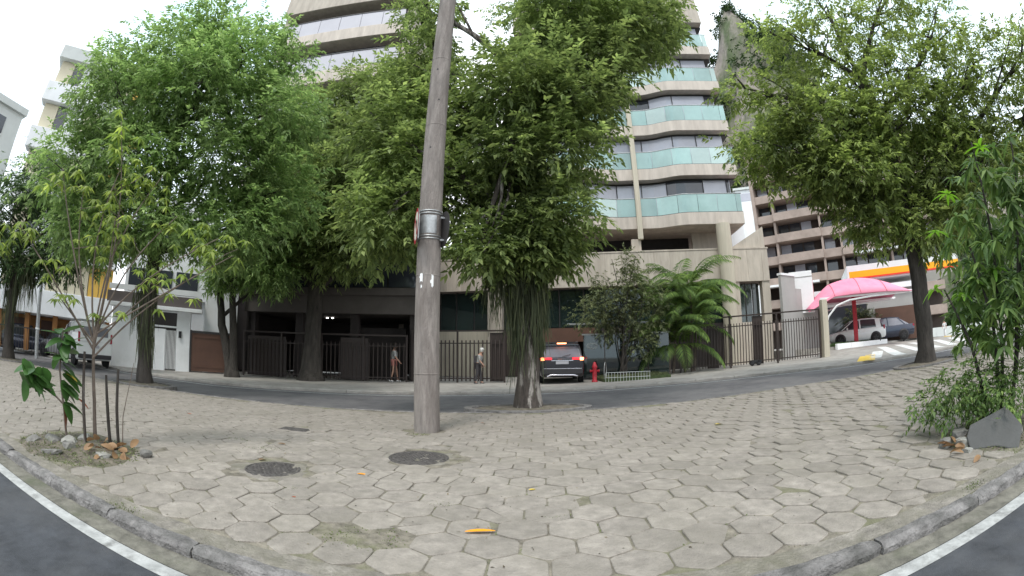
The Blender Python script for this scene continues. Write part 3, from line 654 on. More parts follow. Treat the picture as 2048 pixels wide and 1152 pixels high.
# trees across the street
LB = [((1.2, -.6, 5.6), (1.7, 1.6, 1.1), 900), ((-1.8, -.6, 5.6), (1.7, 1.6, 1.0), 900), ((0, -1.0, 7.0), (2.2, 1.9, 1.3), 1300), ((2.6, -.3, 7.2), (1.9, 1.7, 1.2), 1100), ((-2.4, 0, 7.4), (1.9, 1.7, 1.2), 1000), ((4.0, 0, 8.6), (1.7, 1.6, 1.1), 900), ((1.2, -.6, 9.0), (2.2, 1.9, 1.3), 1300),
      ((-1.6, 0, 9.4), (2.1, 1.8, 1.3), 1100), ((3.4, 0, 10.6), (1.9, 1.7, 1.2), 900), ((.6, 0, 11.3), (2.1, 1.8, 1.2), 1100), ((5.0, .3, 11.8), (1.4, 1.4, 1), 500), ((-2.2, 0, 11.4), (1.5, 1.5, 1.0), 600), ((3.2, .4, 13.0), (1.5, 1.5, 1.0), 500), ((4.6, .2, 6.2), (1.2, 1.2, .9), 500), ((-1.0, 0, 13.0), (1.9, 1.7, 1.1), 800), ((1.6, 0, 14.0), (1.8, 1.7, 1.1), 700), ((4.4, .2, 14.3), (1.6, 1.5, 1.0), 500), ((-3.0, 0, 13.0), (1.4, 1.3, .9), 400), ((5.6, .2, 9.8), (1.3, 1.3, 1.0), 500)]
make_tree('shade_tree', 'big dark shade tree in front of the shadowed garage across the street', (-8.7, 17.6, T(-8.7)), [(0, 0, 0), (.05, 0, 2), (.1, 0, 4.5), (.2, 0, 8)], [.46, .36, .32, .2], LB, 'leaf_centre', 15, L=.2, W=.066, twig=.42, bark='bark_dark', limb_r=.16)
LB = [((.5, 0, 5.0), (1.3, 1.2, .9), 600), ((-.7, -.2, 4.4), (1.0, 1.0, .7), 400), ((1.9, .2, 4.6), (1.2, 1.2, .9), 500), ((1.1, .2, 6.3), (1.6, 1.5, 1.0), 700), ((2.6, .2, 6.2), (1.4, 1.4, 1.0), 500), ((-.4, .2, 6.5), (1.4, 1.4, 1), 500)]
t6 = make_tree('leaning_tree', 'twin-stemmed leaning dark tree beside the brown gate', (-11.9, 16.0, T(-12)), [(0, 0, 0), (-.25, 0, 1.0), (-.65, 0, 2.2), (-.9, 0, 3.6)], [.30, .22, .19, .15], LB, 'leaf_left', 16, L=.19, W=.06, twig=.4, bark='bark_dark')
b = MB(); b.tube([(.05, 0, -.2), (.08, 0, 1.0), (.0, 0, 2.2), (-.15, 0, 3.4), (0, 0, 5)], [.24, .19, .17, .15, .1], 12, wob=.04); b.build('second_stem', 'bark_dark', t6)
for q, (x, y, z, s) in enumerate([(-15.5, 21.5, 7.5, 2.6), (-3.6, 26.8, 11, 2.3)]): pass

# ------------------------------------------------------------------ young trees and planting on the island
def big_leaf(L, W, curl=.25, fold=.10, nseg=5, tipw=1.0):
    b = MB(); V = []; F = []
    for i in range(nseg+1):
        t = i/nseg; w = W*.5*math.sin(math.pi*min(1, t*.94+.03))**.6*(1-.15*t*tipw); z = -curl*L*t*t; x = L*t*(1-.12*curl*t)
        V += [(x, -w, z+fold*w), (x, 0, z), (x, w, z+fold*w)]
    for i in range(nseg):
        for j in range(2): a = 3*i+j; F.append((a, a+3, a+4, a+1))
    b.add(V, F, True); return b
LEAFM = {}
def leaf_obj(name, parent, pos, dirv, L, W, m, curl=.25, roll=0.):
    key = (m, round(curl, 2), round(W/L, 1))
    if key not in LEAFM:
        me = big_leaf(1, W/L, curl).mesh(name); me.materials.append(MATS[m]); LEAFM[key] = me
    o = bpy.data.objects.new(name, LEAFM[key]); col.objects.link(o)
    d = Vector(dirv).normalized(); up = Vector((0, 0, 1)); s = up.cross(d)
    if s.length < .05: s = Vector((1, 0, 0)).cross(d)
    s.normalize(); u = d.cross(s)
    M = Matrix((d, s, u)).transposed().to_4x4() @ Matrix.Rotation(roll, 4, 'X')
    o.matrix_world = Matrix.Translation(pos) @ M @ Matrix.Diagonal((L, L, L, 1))
    if parent is not None: o.parent = parent
    return o

random.seed(21); r = np.random.default_rng(21)
bx_, by_ = -4.62, 3.25; z0 = T(bx_)
sp = thing('sapling', 'slim bare-stemmed sapling with drooping yellow-green leaves in the left planting pit', 'sapling', (bx_, by_, z0))
b = MB(); b.tube([(0, 0, -.1), (.01, .02, .45), (-.01, .02, .9), (.02, .0, 1.30)], [.027, .023, .021, .019], 10, wob=.05); b.build('trunk', 'twig', sp)
tips = [(-.10, -.12, 3.75), (1.05, 1.05, 2.50), (1.20, 1.22, 2.32), (.40, .50, 3.25), (-.22, -.33, 2.85), (-.55, -.98, 2.25), (.50, .62, 1.85), (-.33, -.50, 1.68), (.10, .05, 2.55), (.62, .66, 2.70), (-.42, -.62, 3.0), (.85, .80, 1.95), (.06, .0, 3.2)]
lb = MB(); ends = []
for i, q in enumerate(tips):
    s = (0.02*random.uniform(-1, 1), 0.0, random.uniform(.95, 1.3)); path = branch_path(s, q, 0, .07, 6)
    lb.tube(path, [.0105*(1-.75*k/6)+.003 for k in range(7)], 6); ends.append(path)
    for _ in range(2):
        k = random.choice([3, 4, 5]); e = path[k]+Vector((random.gauss(0, .25), random.gauss(0, .25), random.uniform(-.05, .35))); p2 = branch_path(path[k], e, 0, .1, 3); lb.tube(p2, [.006, .005, .004, .003], 5); ends.append(p2)
lb.build('branch', 'twig', sp)
P = []; D = []; Nn = []; L = []
def umbrella(c, n=8, l=.125):
    a0 = random.random()*6.28
    for j in range(n):
        a = a0+6.28*j/n+random.uniform(-.2, .2); el = random.uniform(-.55, .25); P.append(tuple(c)); D.append((math.cos(a)*math.cos(el), math.sin(a)*math.cos(el), math.sin(el))); Nn.append((random.gauss(0, .15), random.gauss(0, .15), 1)); L.append(l*random.uniform(.7, 1.2))
for pth in ends:
    big = len(pth) > 5
    for _ in range(3 if big else 2):
        e = pth[-1 if random.random() < .7 else -2]; umbrella(Vector(e)+Vector((random.gauss(0, .10), random.gauss(0, .10), random.gauss(.0, .08))), random.choice([7, 8, 9]))
for c, s, m_ in [((-.12, -.2, 2.75), .30, 12), ((-.05, -.1, 2.35), .28, 3), ((.95, .95, 2.45), .26, 13), ((.62, .66, 2.55), .2, 4), ((-.6, -.95, 2.2), .22, 11), ((.25, .3, 3.05), .2, 10), ((-.02, -.1, 3.5), .16, 8)]:
    for _ in range(m_): umbrella(Vector(c)+Vector((random.gauss(0, .6), random.gauss(0, .6), random.gauss(0, .6)))*s)
V, F = leaves(np.array(P), np.array(D), np.array(Nn), np.array(L), np.array(L)*.34, .45); facemesh('crown', V, F, 'leaf_sapling', sp)
st_ = []
for q, (x, y, h, lean, lab) in enumerate([(-4.50, 3.02, 1.02, .02, 'grey wooden stake tied beside the sapling'), (-4.38, 3.32, .78, -.05, 'short dark stake leaning at the sapling foot'), (-4.30, 3.38, .86, .04, 'dark stake standing apart from the sapling')]):
    o = MB().tube([(0, 0, -.1), (lean*.4, 0, h*.5), (lean, .01, h)], [.021, .020, .016], 8, wob=.08).build('stake', 'bark' if q == 0 else 'bark_dark'); o.location = (x, y, T(x)); tag(o, lab, 'stake')
o = MB().tube([(0, 0, 0), (.02, .02, .35), (.14, .05, .75), (.17, .08, .95)], [.007, .006, .004, .003], 6).build('dry_twig', 'twig'); o.location = (-4.18, 3.35, T(-4.2)); tag(o, 'thin bare twig sticking up from the left planting pit', 'twig')

pl = thing('broadleaf_plant', 'young plant with big glossy oval leaves in the left planting pit', 'plant', (-4.80, 2.90, T(-4.8))); pl.scale = (1.22, 1.22, 1.22)
b = MB(); b.tube([(.02, .02, -.05), (.03, 0, .3), (-.01, -.02, .65), (0, 0, 1.0)], [.014, .012, .010, .007], 8); b.build('stem', 'twig', pl)
b = MB(); b.tube([(.02, 0, .35), (-.10, -.20, .55), (-.20, -.36, .66)], [.009, .008, .006], 6); b.build('stem', 'twig', pl)
for k in range(62):
    if k < 18: a = random.uniform(0, 6.28); pos = (random.gauss(0, .02), random.gauss(0, .02), random.uniform(.72, 1.02)); el = random.uniform(-.3, .7)
    elif k < 48: a = random.uniform(0, 6.28); pos = (-.17+random.gauss(0, .07), -.30+random.gauss(0, .10), random.uniform(.46, .72)); el = random.uniform(-1.1, .1)
    else: a = random.uniform(-.4, 1.6); pos = (.02, .0, random.uniform(.35, .72)); el = random.uniform(-.9, .1)
    leaf_obj('leaf', pl, pos, (math.cos(a)*math.cos(el), math.sin(a)*math.cos(el), math.sin(el)), random.uniform(.17, .25), random.uniform(.11, .15), 'leaf_broad', random.choice([.15, .3, .45]), random.uniform(-.5, .5))
leaf_obj('leaf', pl, (.03, .0, .36), (.15, .1, -1), .24, .075, 'leaf_rust', .15)['label'] = 'reddish drooping leaf'
leaf_obj('leaf', pl, (.03, .03, .62), (.8, .6, -.15), .14, .075, 'leaf_yellow', .3)['label'] = 'yellowing leaf'
leaf_obj('leaf', pl, (.1, .1, .42), (.9, .6, -.3), .17, .06, 'leaf_rust', .3)['label'] = 'reddish tip leaf'

mg = thing('mango_sapling', 'bushy young tree with long drooping lance-shaped leaves in the right planting pit', 'sapling', (4.92, 2.42, T(4.92)))
stems = [((0, 0, 0), (-.05, .05, 1.0), (-.15, .20, 1.9)), ((.1, -.1, 0), (.12, -.2, 1.2), (.15, -.45, 2.4)), ((-.05, .1, 0), (-.2, .3, .9), (-.38, .52, 1.5)), ((.15, -.05, 0), (.3, -.2, 1.4), (.4, -.5, 3.0)), ((.05, 0, 0), (.05, 0, 1.5), (.0, -.1, 3.0))]
b = MB()
for s in stems: b.tube([Vector(q) for q in s], [.026, .020, .010], 8, wob=.04)
b.build('stem', 'bark_dark', mg)
ros = []
for k in range(215):
    a = random.uniform(0, 6.28); q = random.random()**.5; z = random.uniform(.85, 2.35) if k < 180 else random.uniform(2.2, 3.0); w = .62 if z < 2.3 else .55
    ros.append((.12+w*q*math.cos(a)*.8, -.12+w*1.3*q*math.sin(a), z))
P = []; D = []; Nn = []; L = []
for c in ros:
    for j in range(10):
        a = random.uniform(0, 6.28); el = random.uniform(-.9, .35); P.append(c); D.append((math.cos(a)*math.cos(el), math.sin(a)*math.cos(el), math.sin(el))); Nn.append((random.gauss(0, .2), random.gauss(0, .2), 1)); L.append(random.uniform(.14, .26))
P = np.array(P); D = np.array(D); Nn = np.array(Nn); L = np.array(L)
V, F = leaves(P, D, Nn, L, L*.26, .35); facemesh('crown', V, F, 'leaf_lance', mg)
for c in [(-.40, .50, 2.12), (-.46, .60, 1.52), (-.20, .18, 1.52), (-.05, -.05, 1.62), (-.30, .30, 1.42), (.08, -.35, 2.35), (-.25, .3, 2.5), (.0, -.2, 2.9)]:
    a0 = random.random()
    for j in range(9):
        a = a0+6.28*j/9; el = random.uniform(-.25, .6); leaf_obj('leaf', mg, (c[0], c[1], c[2]), (math.cos(a)*math.cos(el), math.sin(a)*math.cos(el), math.sin(el)), random.uniform(.15, .23), .045, 'leaf_lance_new', .45)
bs = thing('low_bush', 'low fine-leaved bush at the foot of the right sapling', 'bush', (4.75, 2.60, T(4.7)))
b = MB()
for k in range(9):
    e = (random.uniform(-.5, .4), random.uniform(-.5, .5), random.uniform(.4, .75)); b.tube(branch_path((0, 0, 0), e, 0, .1, 4), [.008, .006, .005, .004, .003], 5)
b.build('stem', 'twig', bs)
LBx = [((-.35, .25, .42), (.28, .30, .22), 170), ((0, 0, .5), (.32, .34, .26), 230), ((.25, -.4, .45), (.3, .3, .25), 170), ((-.15, -.2, .3), (.3, .3, .2), 140), ((-.5, .5, .3), (.18, .2, .14), 60)]
P, O = crown_points(LBx, r); V, F = clusters(P, O, r, 8, .055, .022, .13, .5); facemesh('crown', V, F, 'leaf_lance', bs)

# stones round the pits
def stone(name, x, y, sx, sy, sz, m, label, seed, rz=0, lift=0.):
    rr = random.Random(seed); bm = bmesh.new(); bmesh.ops.create_icosphere(bm, subdivisions=2, radius=1)
    for v in bm.verts:
        q = v.co; k = 1+.16*math.sin(q.x*3+seed)+.13*math.sin(q.y*4+seed*2)+.12*math.sin(q.z*5+seed)
        v.co = Vector((max(-.78, min(.78, q.x*k))*sx, max(-.8, min(.75, q.y*k))*sy, max(-.7, min(.65, q.z*k))*sz))
    me = bpy.data.meshes.new(name); bm.to_mesh(me); bm.free(); me.materials.append(MATS[m]); o = bpy.data.objects.new(name, me); col.objects.link(o)
    o.location = (x, y, T(x)+sz*.5+lift); o.rotation_euler = (rr.uniform(-.2, .2), rr.uniform(-.2, .2), rz); return tag(o, label, 'stone')
for i, q in enumerate([(-4.82, 2.74, .16, .11, .075, 'stone_grey', 'grey block stone under the broadleaf plant'), (-4.58, 2.84, .13, .10, .09, 'stone_pale', 'pale lump of stone between plant and sapling'), (-4.42, 2.74, .10, .09, .08, 'stone_grey', 'dark stone against the sapling stem'),
                       (-4.66, 3.12, .12, .10, .08, 'stone_pale', 'pale stone behind the sapling'), (-3.96, 2.88, .15, .09, .045, 'stone_pale', 'flat pale stone beneath the dry brown leaves'), (-4.40, 2.48, .16, .10, .04, 'stone_grey', 'low mossy stone on the kerb side of the left pit'), (-3.72, 3.32, .09, .08, .06, 'stone_grey', 'dark stone at the far corner of the left pit'),
                       (-4.98, 2.55, .13, .09, .05, 'stone_grey', 'half-buried grey stone at the end of the left pit'),
                       (4.12, 2.44, .12, .09, .07, 'stone_pale', 'pale broken stone beside the leaning grey slab'), (4.05, 2.62, .10, .08, .07, 'stone_grey', 'grey stone under the low bush'), (4.30, 2.62, .16, .12, .10, 'stone_grey', 'mossy stone at the stem of the low bush'), (3.95, 2.28, .06, .05, .035, 'stone_pale', 'small pale stone in front of the leaning slab'), (4.62, 2.08, .14, .11, .08, 'stone_grey', 'grey stone behind the leaning slab')]):
    stone('stone', q[0], q[1], q[2], q[3], q[4], q[5], q[6], i+1, rz=i*.7)
sl_ = thing('stone_slab', 'big flat grey broken slab leaning in the right planting pit', 'stone', (4.22, 2.12, T(4.2)+.02), R(-58))
b = MB(); b.prism([(-.25, -.06), (.02, -.03), (.27, -.08), (.31, .16), (.13, .37), (.03, .33), (-.27, .20), (-.30, .08)], -.035, .035, Matrix.Rotation(R(52), 4, 'X')); o = b.build('slab', 'slab_grey', sl_, .012)
# fallen leaves
def fallen(x, y, L, W, m, label, rz, curl=.25, tilt=.1, lift=.006):
    o = leaf_obj('fallen_leaf', None, (x, y, T(x)+lift), (math.cos(rz), math.sin(rz), tilt), L, W, m, curl); return tag(o, label, 'leaf')
fallen(-.31, 2.72, .20, .050, 'leaf_orange', 'bright orange fallen leaf lying alone on the pale pavers near the kerb', .18, .12, .10, .012)
fallen(-1.50, 4.00, .12, .05, 'leaf_orange', 'small orange fallen leaf between the two manhole covers', .2, .2, .05)
fallen(-2.95, 4.95, .13, .06, 'leaf_dry', 'tan fallen leaf on the paving beyond the manhole covers', .5, .3, .1)
fallen(-2.68, 4.05, .12, .06, 'leaf_dry', 'pale tan leaf at the rim of the nearer manhole cover', 1.2, .3, .1)
fallen(-5.6, 6.1, .12, .07, 'leaf_rust', 'red fallen leaf on the paving towards the left tree', .4, .2, .05)
fallen(.14, 3.68, .08, .035, 'leaf_yellow', 'small cream fallen leaf by a mossy joint', .6, .2, .05)
fallen(3.05, 6.1, .13, .06, 'leaf_yellow', 'yellow fallen leaf on the paving before the right tree', .1, .2, .05)
fallen(2.75, 6.55, .10, .05, 'leaf_rust', 'dark shrivelled leaf on the paving before the right tree', .8, .4, .1)
fallen(-.55, 7.6, .10, .05, 'leaf_rust', 'dark curled leaf on the paving next to the concrete pole', .3, .4, .1)
fallen(-1.75, 3.1, .06, .03, 'leaf_rust', 'tiny dark leaf scrap near the nearer manhole cover', .3, .4, .1)
hp = thing('leaf_pile', 'heap of curled dry brown leaves at the sapling foot', 'leaf pile', (-4.08, 3.02, T(-4.1)))
for k in range(24):
    a = random.uniform(0, 6.28); leaf_obj('dry_leaf', hp, (random.gauss(0, .15), random.gauss(0, .11), random.uniform(.02, .10)), (math.cos(a), math.sin(a), random.uniform(-.2, .8)), random.uniform(.12, .20), random.uniform(.06, .10), 'leaf_dry', random.choice([.3, .5]), random.uniform(-1, 1))
hp = thing('leaf_pile', 'scatter of dry leaves against the leaning grey slab', 'leaf pile', (4.05, 2.40, T(4.1)))
for k in range(12):
    a = random.uniform(0, 6.28); leaf_obj('dry_leaf', hp, (random.gauss(0, .14), random.gauss(0, .12), random.uniform(.02, .07)), (math.cos(a), math.sin(a), random.uniform(-.2, .6)), random.uniform(.10, .16), random.uniform(.04, .07), 'leaf_dry', random.choice([.3, .5]), random.uniform(-1, 1))
# weeds on the soil of the pits
for nm, cx, cy, a, b_, n_, lab in [('weed_cover', -4.5, 2.9, .9, .65, 1500, 'thin weeds on the soil of the left planting pit'), ('weed_cover', 4.9, 2.35, .9, .6, 1800, 'thin weeds on the soil of the right planting pit')]:
    ang = r.uniform(0, 6.28, n_); q = np.sqrt(r.random(n_)); X = cx+a*q*np.cos(ang); Y = cy+b_*q*np.sin(ang); Z = np.array([T(x) for x in X])+.045*(1-q**2)-.006
    D = np.stack([r.normal(0, .8, n_), r.normal(0, .8, n_), np.abs(r.normal(.6, .3, n_))], 1); V, F = leaves(np.stack([X, Y, Z], 1), D, r.normal(0, 1, (n_, 3)), r.uniform(.02, .07, n_), r.uniform(.006, .016, n_), .2)
    o = facemesh(nm, V, F, 'leaf_shrub'); o['kind'] = 'stuff'; o['label'] = lab; o['category'] = 'weeds'

# ------------------------------------------------------------------ planting in front of the apartment block
gx, gy = 4.7, 18.6
sh = thing('garden_shrub', 'slender sparse-leaved shrub tree in the bed beside the black car', 'shrub', (gx, gy, T(gx)))
b = MB()
for k in range(8):
    e = (random.uniform(-1.0, 1.3), random.uniform(-.5, .5), random.uniform(2.6, 5.6)); b.tube(branch_path((random.uniform(-.2, .2), 0, 0), e, 0, .08, 6), [.035*(1-.8*i/6)+.005 for i in range(7)], 6)
b.build('stem', 'bark_dark', sh)
LBx = [((0, 0, 3.2), (1.1, .7, .9), 360), ((1.1, 0, 2.6), (1.0, .6, .9), 330), ((-1.2, 0, 2.9), (.9, .6, .7), 260), ((1.7, 0, 3.6), (.8, .6, .7), 220), ((-.7, 0, 3.7), (.6, .5, .6), 170), ((.6, 0, 4.2), (.8, .6, .7), 330), ((.5, 0, 5.2), (.5, .4, .6), 110), ((-.4, 0, 2.4), (.8, .6, .7), 260), ((-.9, 0, 4.4), (.3, .3, .3), 40), ((.9, 0, 1.6), (.7, .6, .7), 240)]
P, O = crown_points(LBx, r); V, F = clusters(P, O, r, 7, .11, .05, .22, .3); facemesh('crown', V, F, 'leaf_shrub', sh)
def palm(name, label, x, y, n, zmin, seed, Lf=2.2):
    random.seed(seed); t = thing(name, label, 'palm', (x, y, T(x)))
    for k in range(4):
        ax, ay = random.uniform(-.7, .7), random.uniform(-.3, .3); h = (1.3, 2.2, 3.2, 4.1)[k]
        MB().tube([(ax*.5, ay*.5, -.1), (ax*.8, ay*.8, h*.5), (ax, ay, h)], [.07, .06, .05], 8).build('stem', 'twig', t)
        for j in range(n//4):
            az = random.uniform(0, 6.28); el = random.uniform(.1, 1.3); L = Lf*random.uniform(.75, 1.1); pts = []; p_ = Vector((ax, ay, h)); e_ = el
            for i in range(11):
                pts.append(p_.copy()); p_ = p_+Vector((math.cos(az)*math.cos(e_), math.sin(az)*math.cos(e_), math.sin(e_)))*L/10; e_ -= .10+.014*i
            P = []; D = []; Nn = []; Ls = []
            for i in range(2, 11):
                tdir = (pts[i]-pts[i-1]).normalized(); s = tdir.cross(Vector((0, 0, 1)))
                if s.length < .1: s = Vector((-math.sin(az), math.cos(az), 0))
                s.normalize()
                for sub in (0, .33, .66):
                    for sg_ in (-1, 1):
                        P.append(pts[i-1].lerp(pts[i], sub)); D.append(s*sg_+tdir*.75+Vector((0, 0, -.25+random.uniform(-.1, .1)))); Nn.append(Vector((0, 0, 1))); Ls.append(.48*math.sin(math.pi*min(.95, (i+sub)/11))+.1)
            Ls = np.array(Ls); V, F = leaves(np.array(P), np.array(D), np.array(Nn), Ls, np.full(len(Ls), .06), .3)
            fr = facemesh('frond', V, F, 'leaf_palm', t)
            MB().tube(pts, [.016*(1-.7*i/10) for i in range(11)], 5).build('rachis', 'leaf_palm', fr)
palm('areca_palm', 'arching green palm clump in front of the beige podium beside the round column', 8.6, 19.9, 48, 1.6, 31, 3.0)
palm('areca_palm', 'smaller palm clump between the shrub tree and the big palm', 7.3, 19.75, 36, 1.2, 33, 2.6)

# ------------------------------------------------------------------ apartment block with curved balconies
RZ = math.atan2(-.2, .98)
tw = thing('apartment_tower', 'beige apartment tower with wavy balconies of teal glass above a stone podium', 'building', (13.25, 21.3, 0), RZ)
U0 = -13.4
def rec(u): return .58*sst((-u-3.3)/2.1)*(1-sst((-u-7.2)/2.1))
us = [U0+(0-U0)*i/60 for i in range(61)]
def front(d=0, u0=U0, u1=0): return [(u, rec(u)+d) for u in us if u0-1e-6 <= u <= u1+1e-6]
def ribbon(u0, u1, z0, z1, d, th=.012, n=5):
    b = MB(); q = [(u0+(u1-u0)*i/n) for i in range(n+1)]
    b.prism([(u, rec(u)+d) for u in q] + [(u, rec(u)+d+th) for u in reversed(q)], z0, z1); return b
for k in range(5):
    zb = 8.2+3*k
    b = MB(); b.prism(front() + [(-.05, 1.4), (-.3, 6.5), (U0, 6.5)], zb, zb+.72); bal = b.build('balcony', 'pink_stone', tw, .02)
    b = MB(); b.prism(front(.05) + [(-.10, 1.4), (U0, 1.4)], zb+.72, zb+.76); b.build('coping', 'dark_frame', bal)
    u = U0+.05; i = 0
    while u < -.1:
        w = 1.18; u2 = min(u+w, -.03)
        if u2-u > .2: ribbon(u+.012, u2-.012, zb+.77, zb+1.84, .07).build('glass_pane', 'teal_glass_pale' if random.random() < .3 else 'teal_glass', bal)
        u = u2; i += 1
    b = MB(); b.box(-.06, -.045, .10, 1.35, zb+.77, zb+1.84); b.build('glass_pane', 'teal_glass', bal)
    b = MB(); b.tube([(u_, rec(u_)+.075, zb+1.87) for u_ in us] + [(-.05, .4, zb+1.87), (-.05, 1.35, zb+1.87)], .028, 6); b.build('handrail', 'galvanised', bal)
    u = U0+.05; i = 0
    while u < -.55:
        w = random.choice([1.5, 1.9, 2.2]); u2 = min(u+w, -.45)
        mname = 'dark_glass' if (i == 0 or random.random() < (.22 if k < 3 else .08)) else 'curtain_glass'
        b = MB(); q = [u+.02+(u2-u-.04)*j/4 for j in range(5)]; b.prism([(x, rec(x)+.62) for x in q] + [(x, rec(x)+.66) for x in reversed(q)], zb+.76, zb+2.92); b.build('window_pane', mname, bal)
        b = MB(); b.box(u-.025, u+.025, rec(u)+.57, rec(u)+.64, zb+.76, zb+2.92); b.build('window_mullion', 'dark_frame', bal)
        u = u2; i += 1
    b = MB(); b.box(-.47, -.43, .6, 3.0, zb+.76, zb+2.95); b.build('window_pane', 'curtain_glass', bal)
    b = MB(); b.prism(front(.56) + [(-.40, 6.3), (U0, 6.3)], zb+2.90, zb+2.995); b.build('window_head', 'dark_frame', bal)
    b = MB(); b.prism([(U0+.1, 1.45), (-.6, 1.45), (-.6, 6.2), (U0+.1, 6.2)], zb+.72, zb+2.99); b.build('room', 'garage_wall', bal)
b = MB(); b.prism(front() + [(-.05, 1.4), (-.3, 6.5), (U0, 6.5)], 23.2, 25.7); b.build('roof_parapet', 'beige_stone', tw, .03)
b = MB(); b.prism(front(-.04) + [(.02, 1.4), (-.2, 6.6), (U0, 6.6)], 25.7, 25.82); b.build('roof_coping', 'white_wall', tw)
b = MB(); b.box(-6.36, -6.06, .36, .62, 7.55, 25.6); b.build('slender_pillar', 'column_stone', tw, .02)
b = MB(); b.lathe([(.43, 0), (.43, 8.2)], 28, (-1.40, .08, 0)); b.build('round_column', 'column_stone', tw)
b = MB(); b.lathe([(.43, 0), (.43, 8.2)], 28, (-12.2, 1.4, 4.9)); b.build('round_column', 'column_stone', tw)
# terrace level under the tower
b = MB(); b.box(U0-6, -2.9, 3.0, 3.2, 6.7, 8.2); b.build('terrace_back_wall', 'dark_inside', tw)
b = MB(); b.box(-2.9, -.35, 1.9, 2.1, 6.7, 8.2); b.build('terrace_side_wall', 'pink_stone', tw)
b = MB(); b.box(-6.75, -6.2, .55, 1.0, 6.7, 7.6); b.build('terrace_pier', 'beige_stone', tw)
b = MB(); b.box(-.34, 1.1, 3.4, 8.5, 6.7, 9.7); b.build('side_block', 'white_wall', tw)
b = MB(); b.add([(-1.0, .5, 6.86), (1.25, .5, 6.86), (1.25, .5, 8.15), (-1.0, 1.2, 6.86), (1.25, 1.2, 6.86), (1.25, 1.2, 8.15)], [(0, 1, 2), (3, 5, 4), (0, 3, 4, 1), (1, 4, 5, 2), (0, 2, 5, 3)]); b.build('sloping_parapet', 'beige_stone', tw)
# podium faced with tall stone panels
b = MB(); b.box(-21.2, 1.28, .33, 9, 4.95, 6.78); pod = b.build('podium', 'brown_concrete', tw)
b = MB(); b.box(-21.25, 1.34, .27, 1.0, 6.78, 6.86); b.build('podium_coping', 'beige_stone', pod)
u = -21.2; i = 0
pm = None
while u < 1.25:
    u2 = min(u+.92, 1.29); b = MB(); b.box(u+.006, u2-.006, .30, .345, 4.93, 6.77); b.build('stone_panel', 'beige_stone', pod, .004); u = u2
for (a, c, m, y0, z0, z1, nm) in [(-15.02, -14.18, 'beige_stone', .36, 0, 4.95, 'square_pillar'), (.78, 1.28, 'beige_stone', .36, 0, 4.95, 'square_pillar'), (-21.2, -20.3, 'beige_stone', .36, 0, 4.95, 'square_pillar'),
                                  (-1.0, -.62, 'beige_stone', .40, 0, 4.95, 'wall_pier'), (-.62, .78, 'beige_stone', .42, 0, 2.65, 'dwarf_wall'), (-18.3, -15.02, 'column_stone', .55, 0, 2.62, 'dwarf_wall'), (-8.6, -1.0, 'garage_wall', .80, 0, 2.7, 'dwarf_wall')]:
    b = MB(); b.box(a, c, y0, y0+.5, z0, z1); b.build(nm, m, tw, .01)
for (a, c, z0, z1) in [(-20.3, -19.2, 2.6, 4.93), (-19.2, -18.1, 2.6, 4.93), (-18.1, -17.1, 2.62, 4.93), (-17.1, -16.0, 2.62, 4.93), (-16.0, -15.03, 2.62, 4.93), (-14.17, -13.0, 2.7, 4.93), (-13.0, -11.9, 2.7, 4.93), (-11.9, -11.0, 2.75, 4.93), (-11.0, -9.6, 2.75, 4.93), (-9.6, -8.4, 2.7, 4.93), (-8.4, -7.0, 2.7, 4.93), (-7.0, -5.6, 2.7, 4.93), (-5.6, -4.2, 2.7, 4.93), (-4.2, -2.6, 2.7, 4.93), (-2.6, -1.0, 2.7, 4.93),
                        (-.60, -.15, 2.66, 4.90), (-.15, .30, 2.66, 4.90), (.30, .77, 2.66, 4.90)]:
    b = MB(); b.box(a+.03, c-.03, .95, .975, z0+.03, z1-.03); pn = b.build('lobby_pane', 'lobby_glass', tw)
    b = MB(); b.box(a, a+.05, .92, 1.0, z0, z1); b.build('mullion', 'dark_frame', pn)
b = MB(); b.box(-20.3, 1.2, 1.0, 1.06, 2.55, 2.70); b.build('transom', 'dark_frame', tw)
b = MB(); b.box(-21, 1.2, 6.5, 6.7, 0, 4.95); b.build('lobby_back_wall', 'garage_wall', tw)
b = MB(); b.box(-12.4, -9.0, .70, .80, 1.95, 2.72); b.build('garage_lintel', 'brown_door', tw)
for a in (-12.55, -9.0): b = MB(); b.box(a, a+.15, .70, .9, 0, 2.72); b.build('garage_jamb', 'brown_metal', tw)
b = MB(); b.box(-14.17, -12.55, .62, .70, .05, 2.6); b.build('garage_gate', 'brown_metal', tw, .01)

# glass screen with an oval emblem, beside the garage entrance
gs = thing('glass_screen', 'dark green glass screen with an oval etched emblem beside the garage entrance', 'glass screen', (3.25, 19.9, T(3)), RZ)
for i in range(4):
    b = MB(); b.box(i*1.0+.02, i*1.0+.98, 0, .02, .1, 2.05); pn = b.build('pane', 'lobby_glass', gs)
b = MB(); b.box(-.05, 4.05, -.03, .05, 2.05, 2.12); b.build('top_rail', 'galvanised', gs)
b = MB(); b.box(-.7, 3.4, -.05, .3, 2.55, 2.62); b.build('upper_rail', 'galvanised', gs)
b = MB(); b.box(-.05, 4.05, -.03, .05, .02, .1); b.build('bottom_rail', 'dark_frame', gs)
for rr in (.25, .20):
    b = MB(); b.tube([(.42+rr*math.cos(a*math.pi/16), -.01, 1.55+rr*.55*math.sin(a*math.pi/16)) for a in range(33)], .012, 5, cap=False); b.build('emblem_ring', 'pale_wall', gs)
b = MB(); b.tube([(.30, -.01, 1.50), (.33, -.01, 1.60), (.37, -.01, 1.50), (.42, -.01, 1.61), (.46, -.01, 1.50), (.50, -.01, 1.60), (.55, -.01, 1.51)], .012, 5); b.build('emblem_script', 'pale_wall', gs)

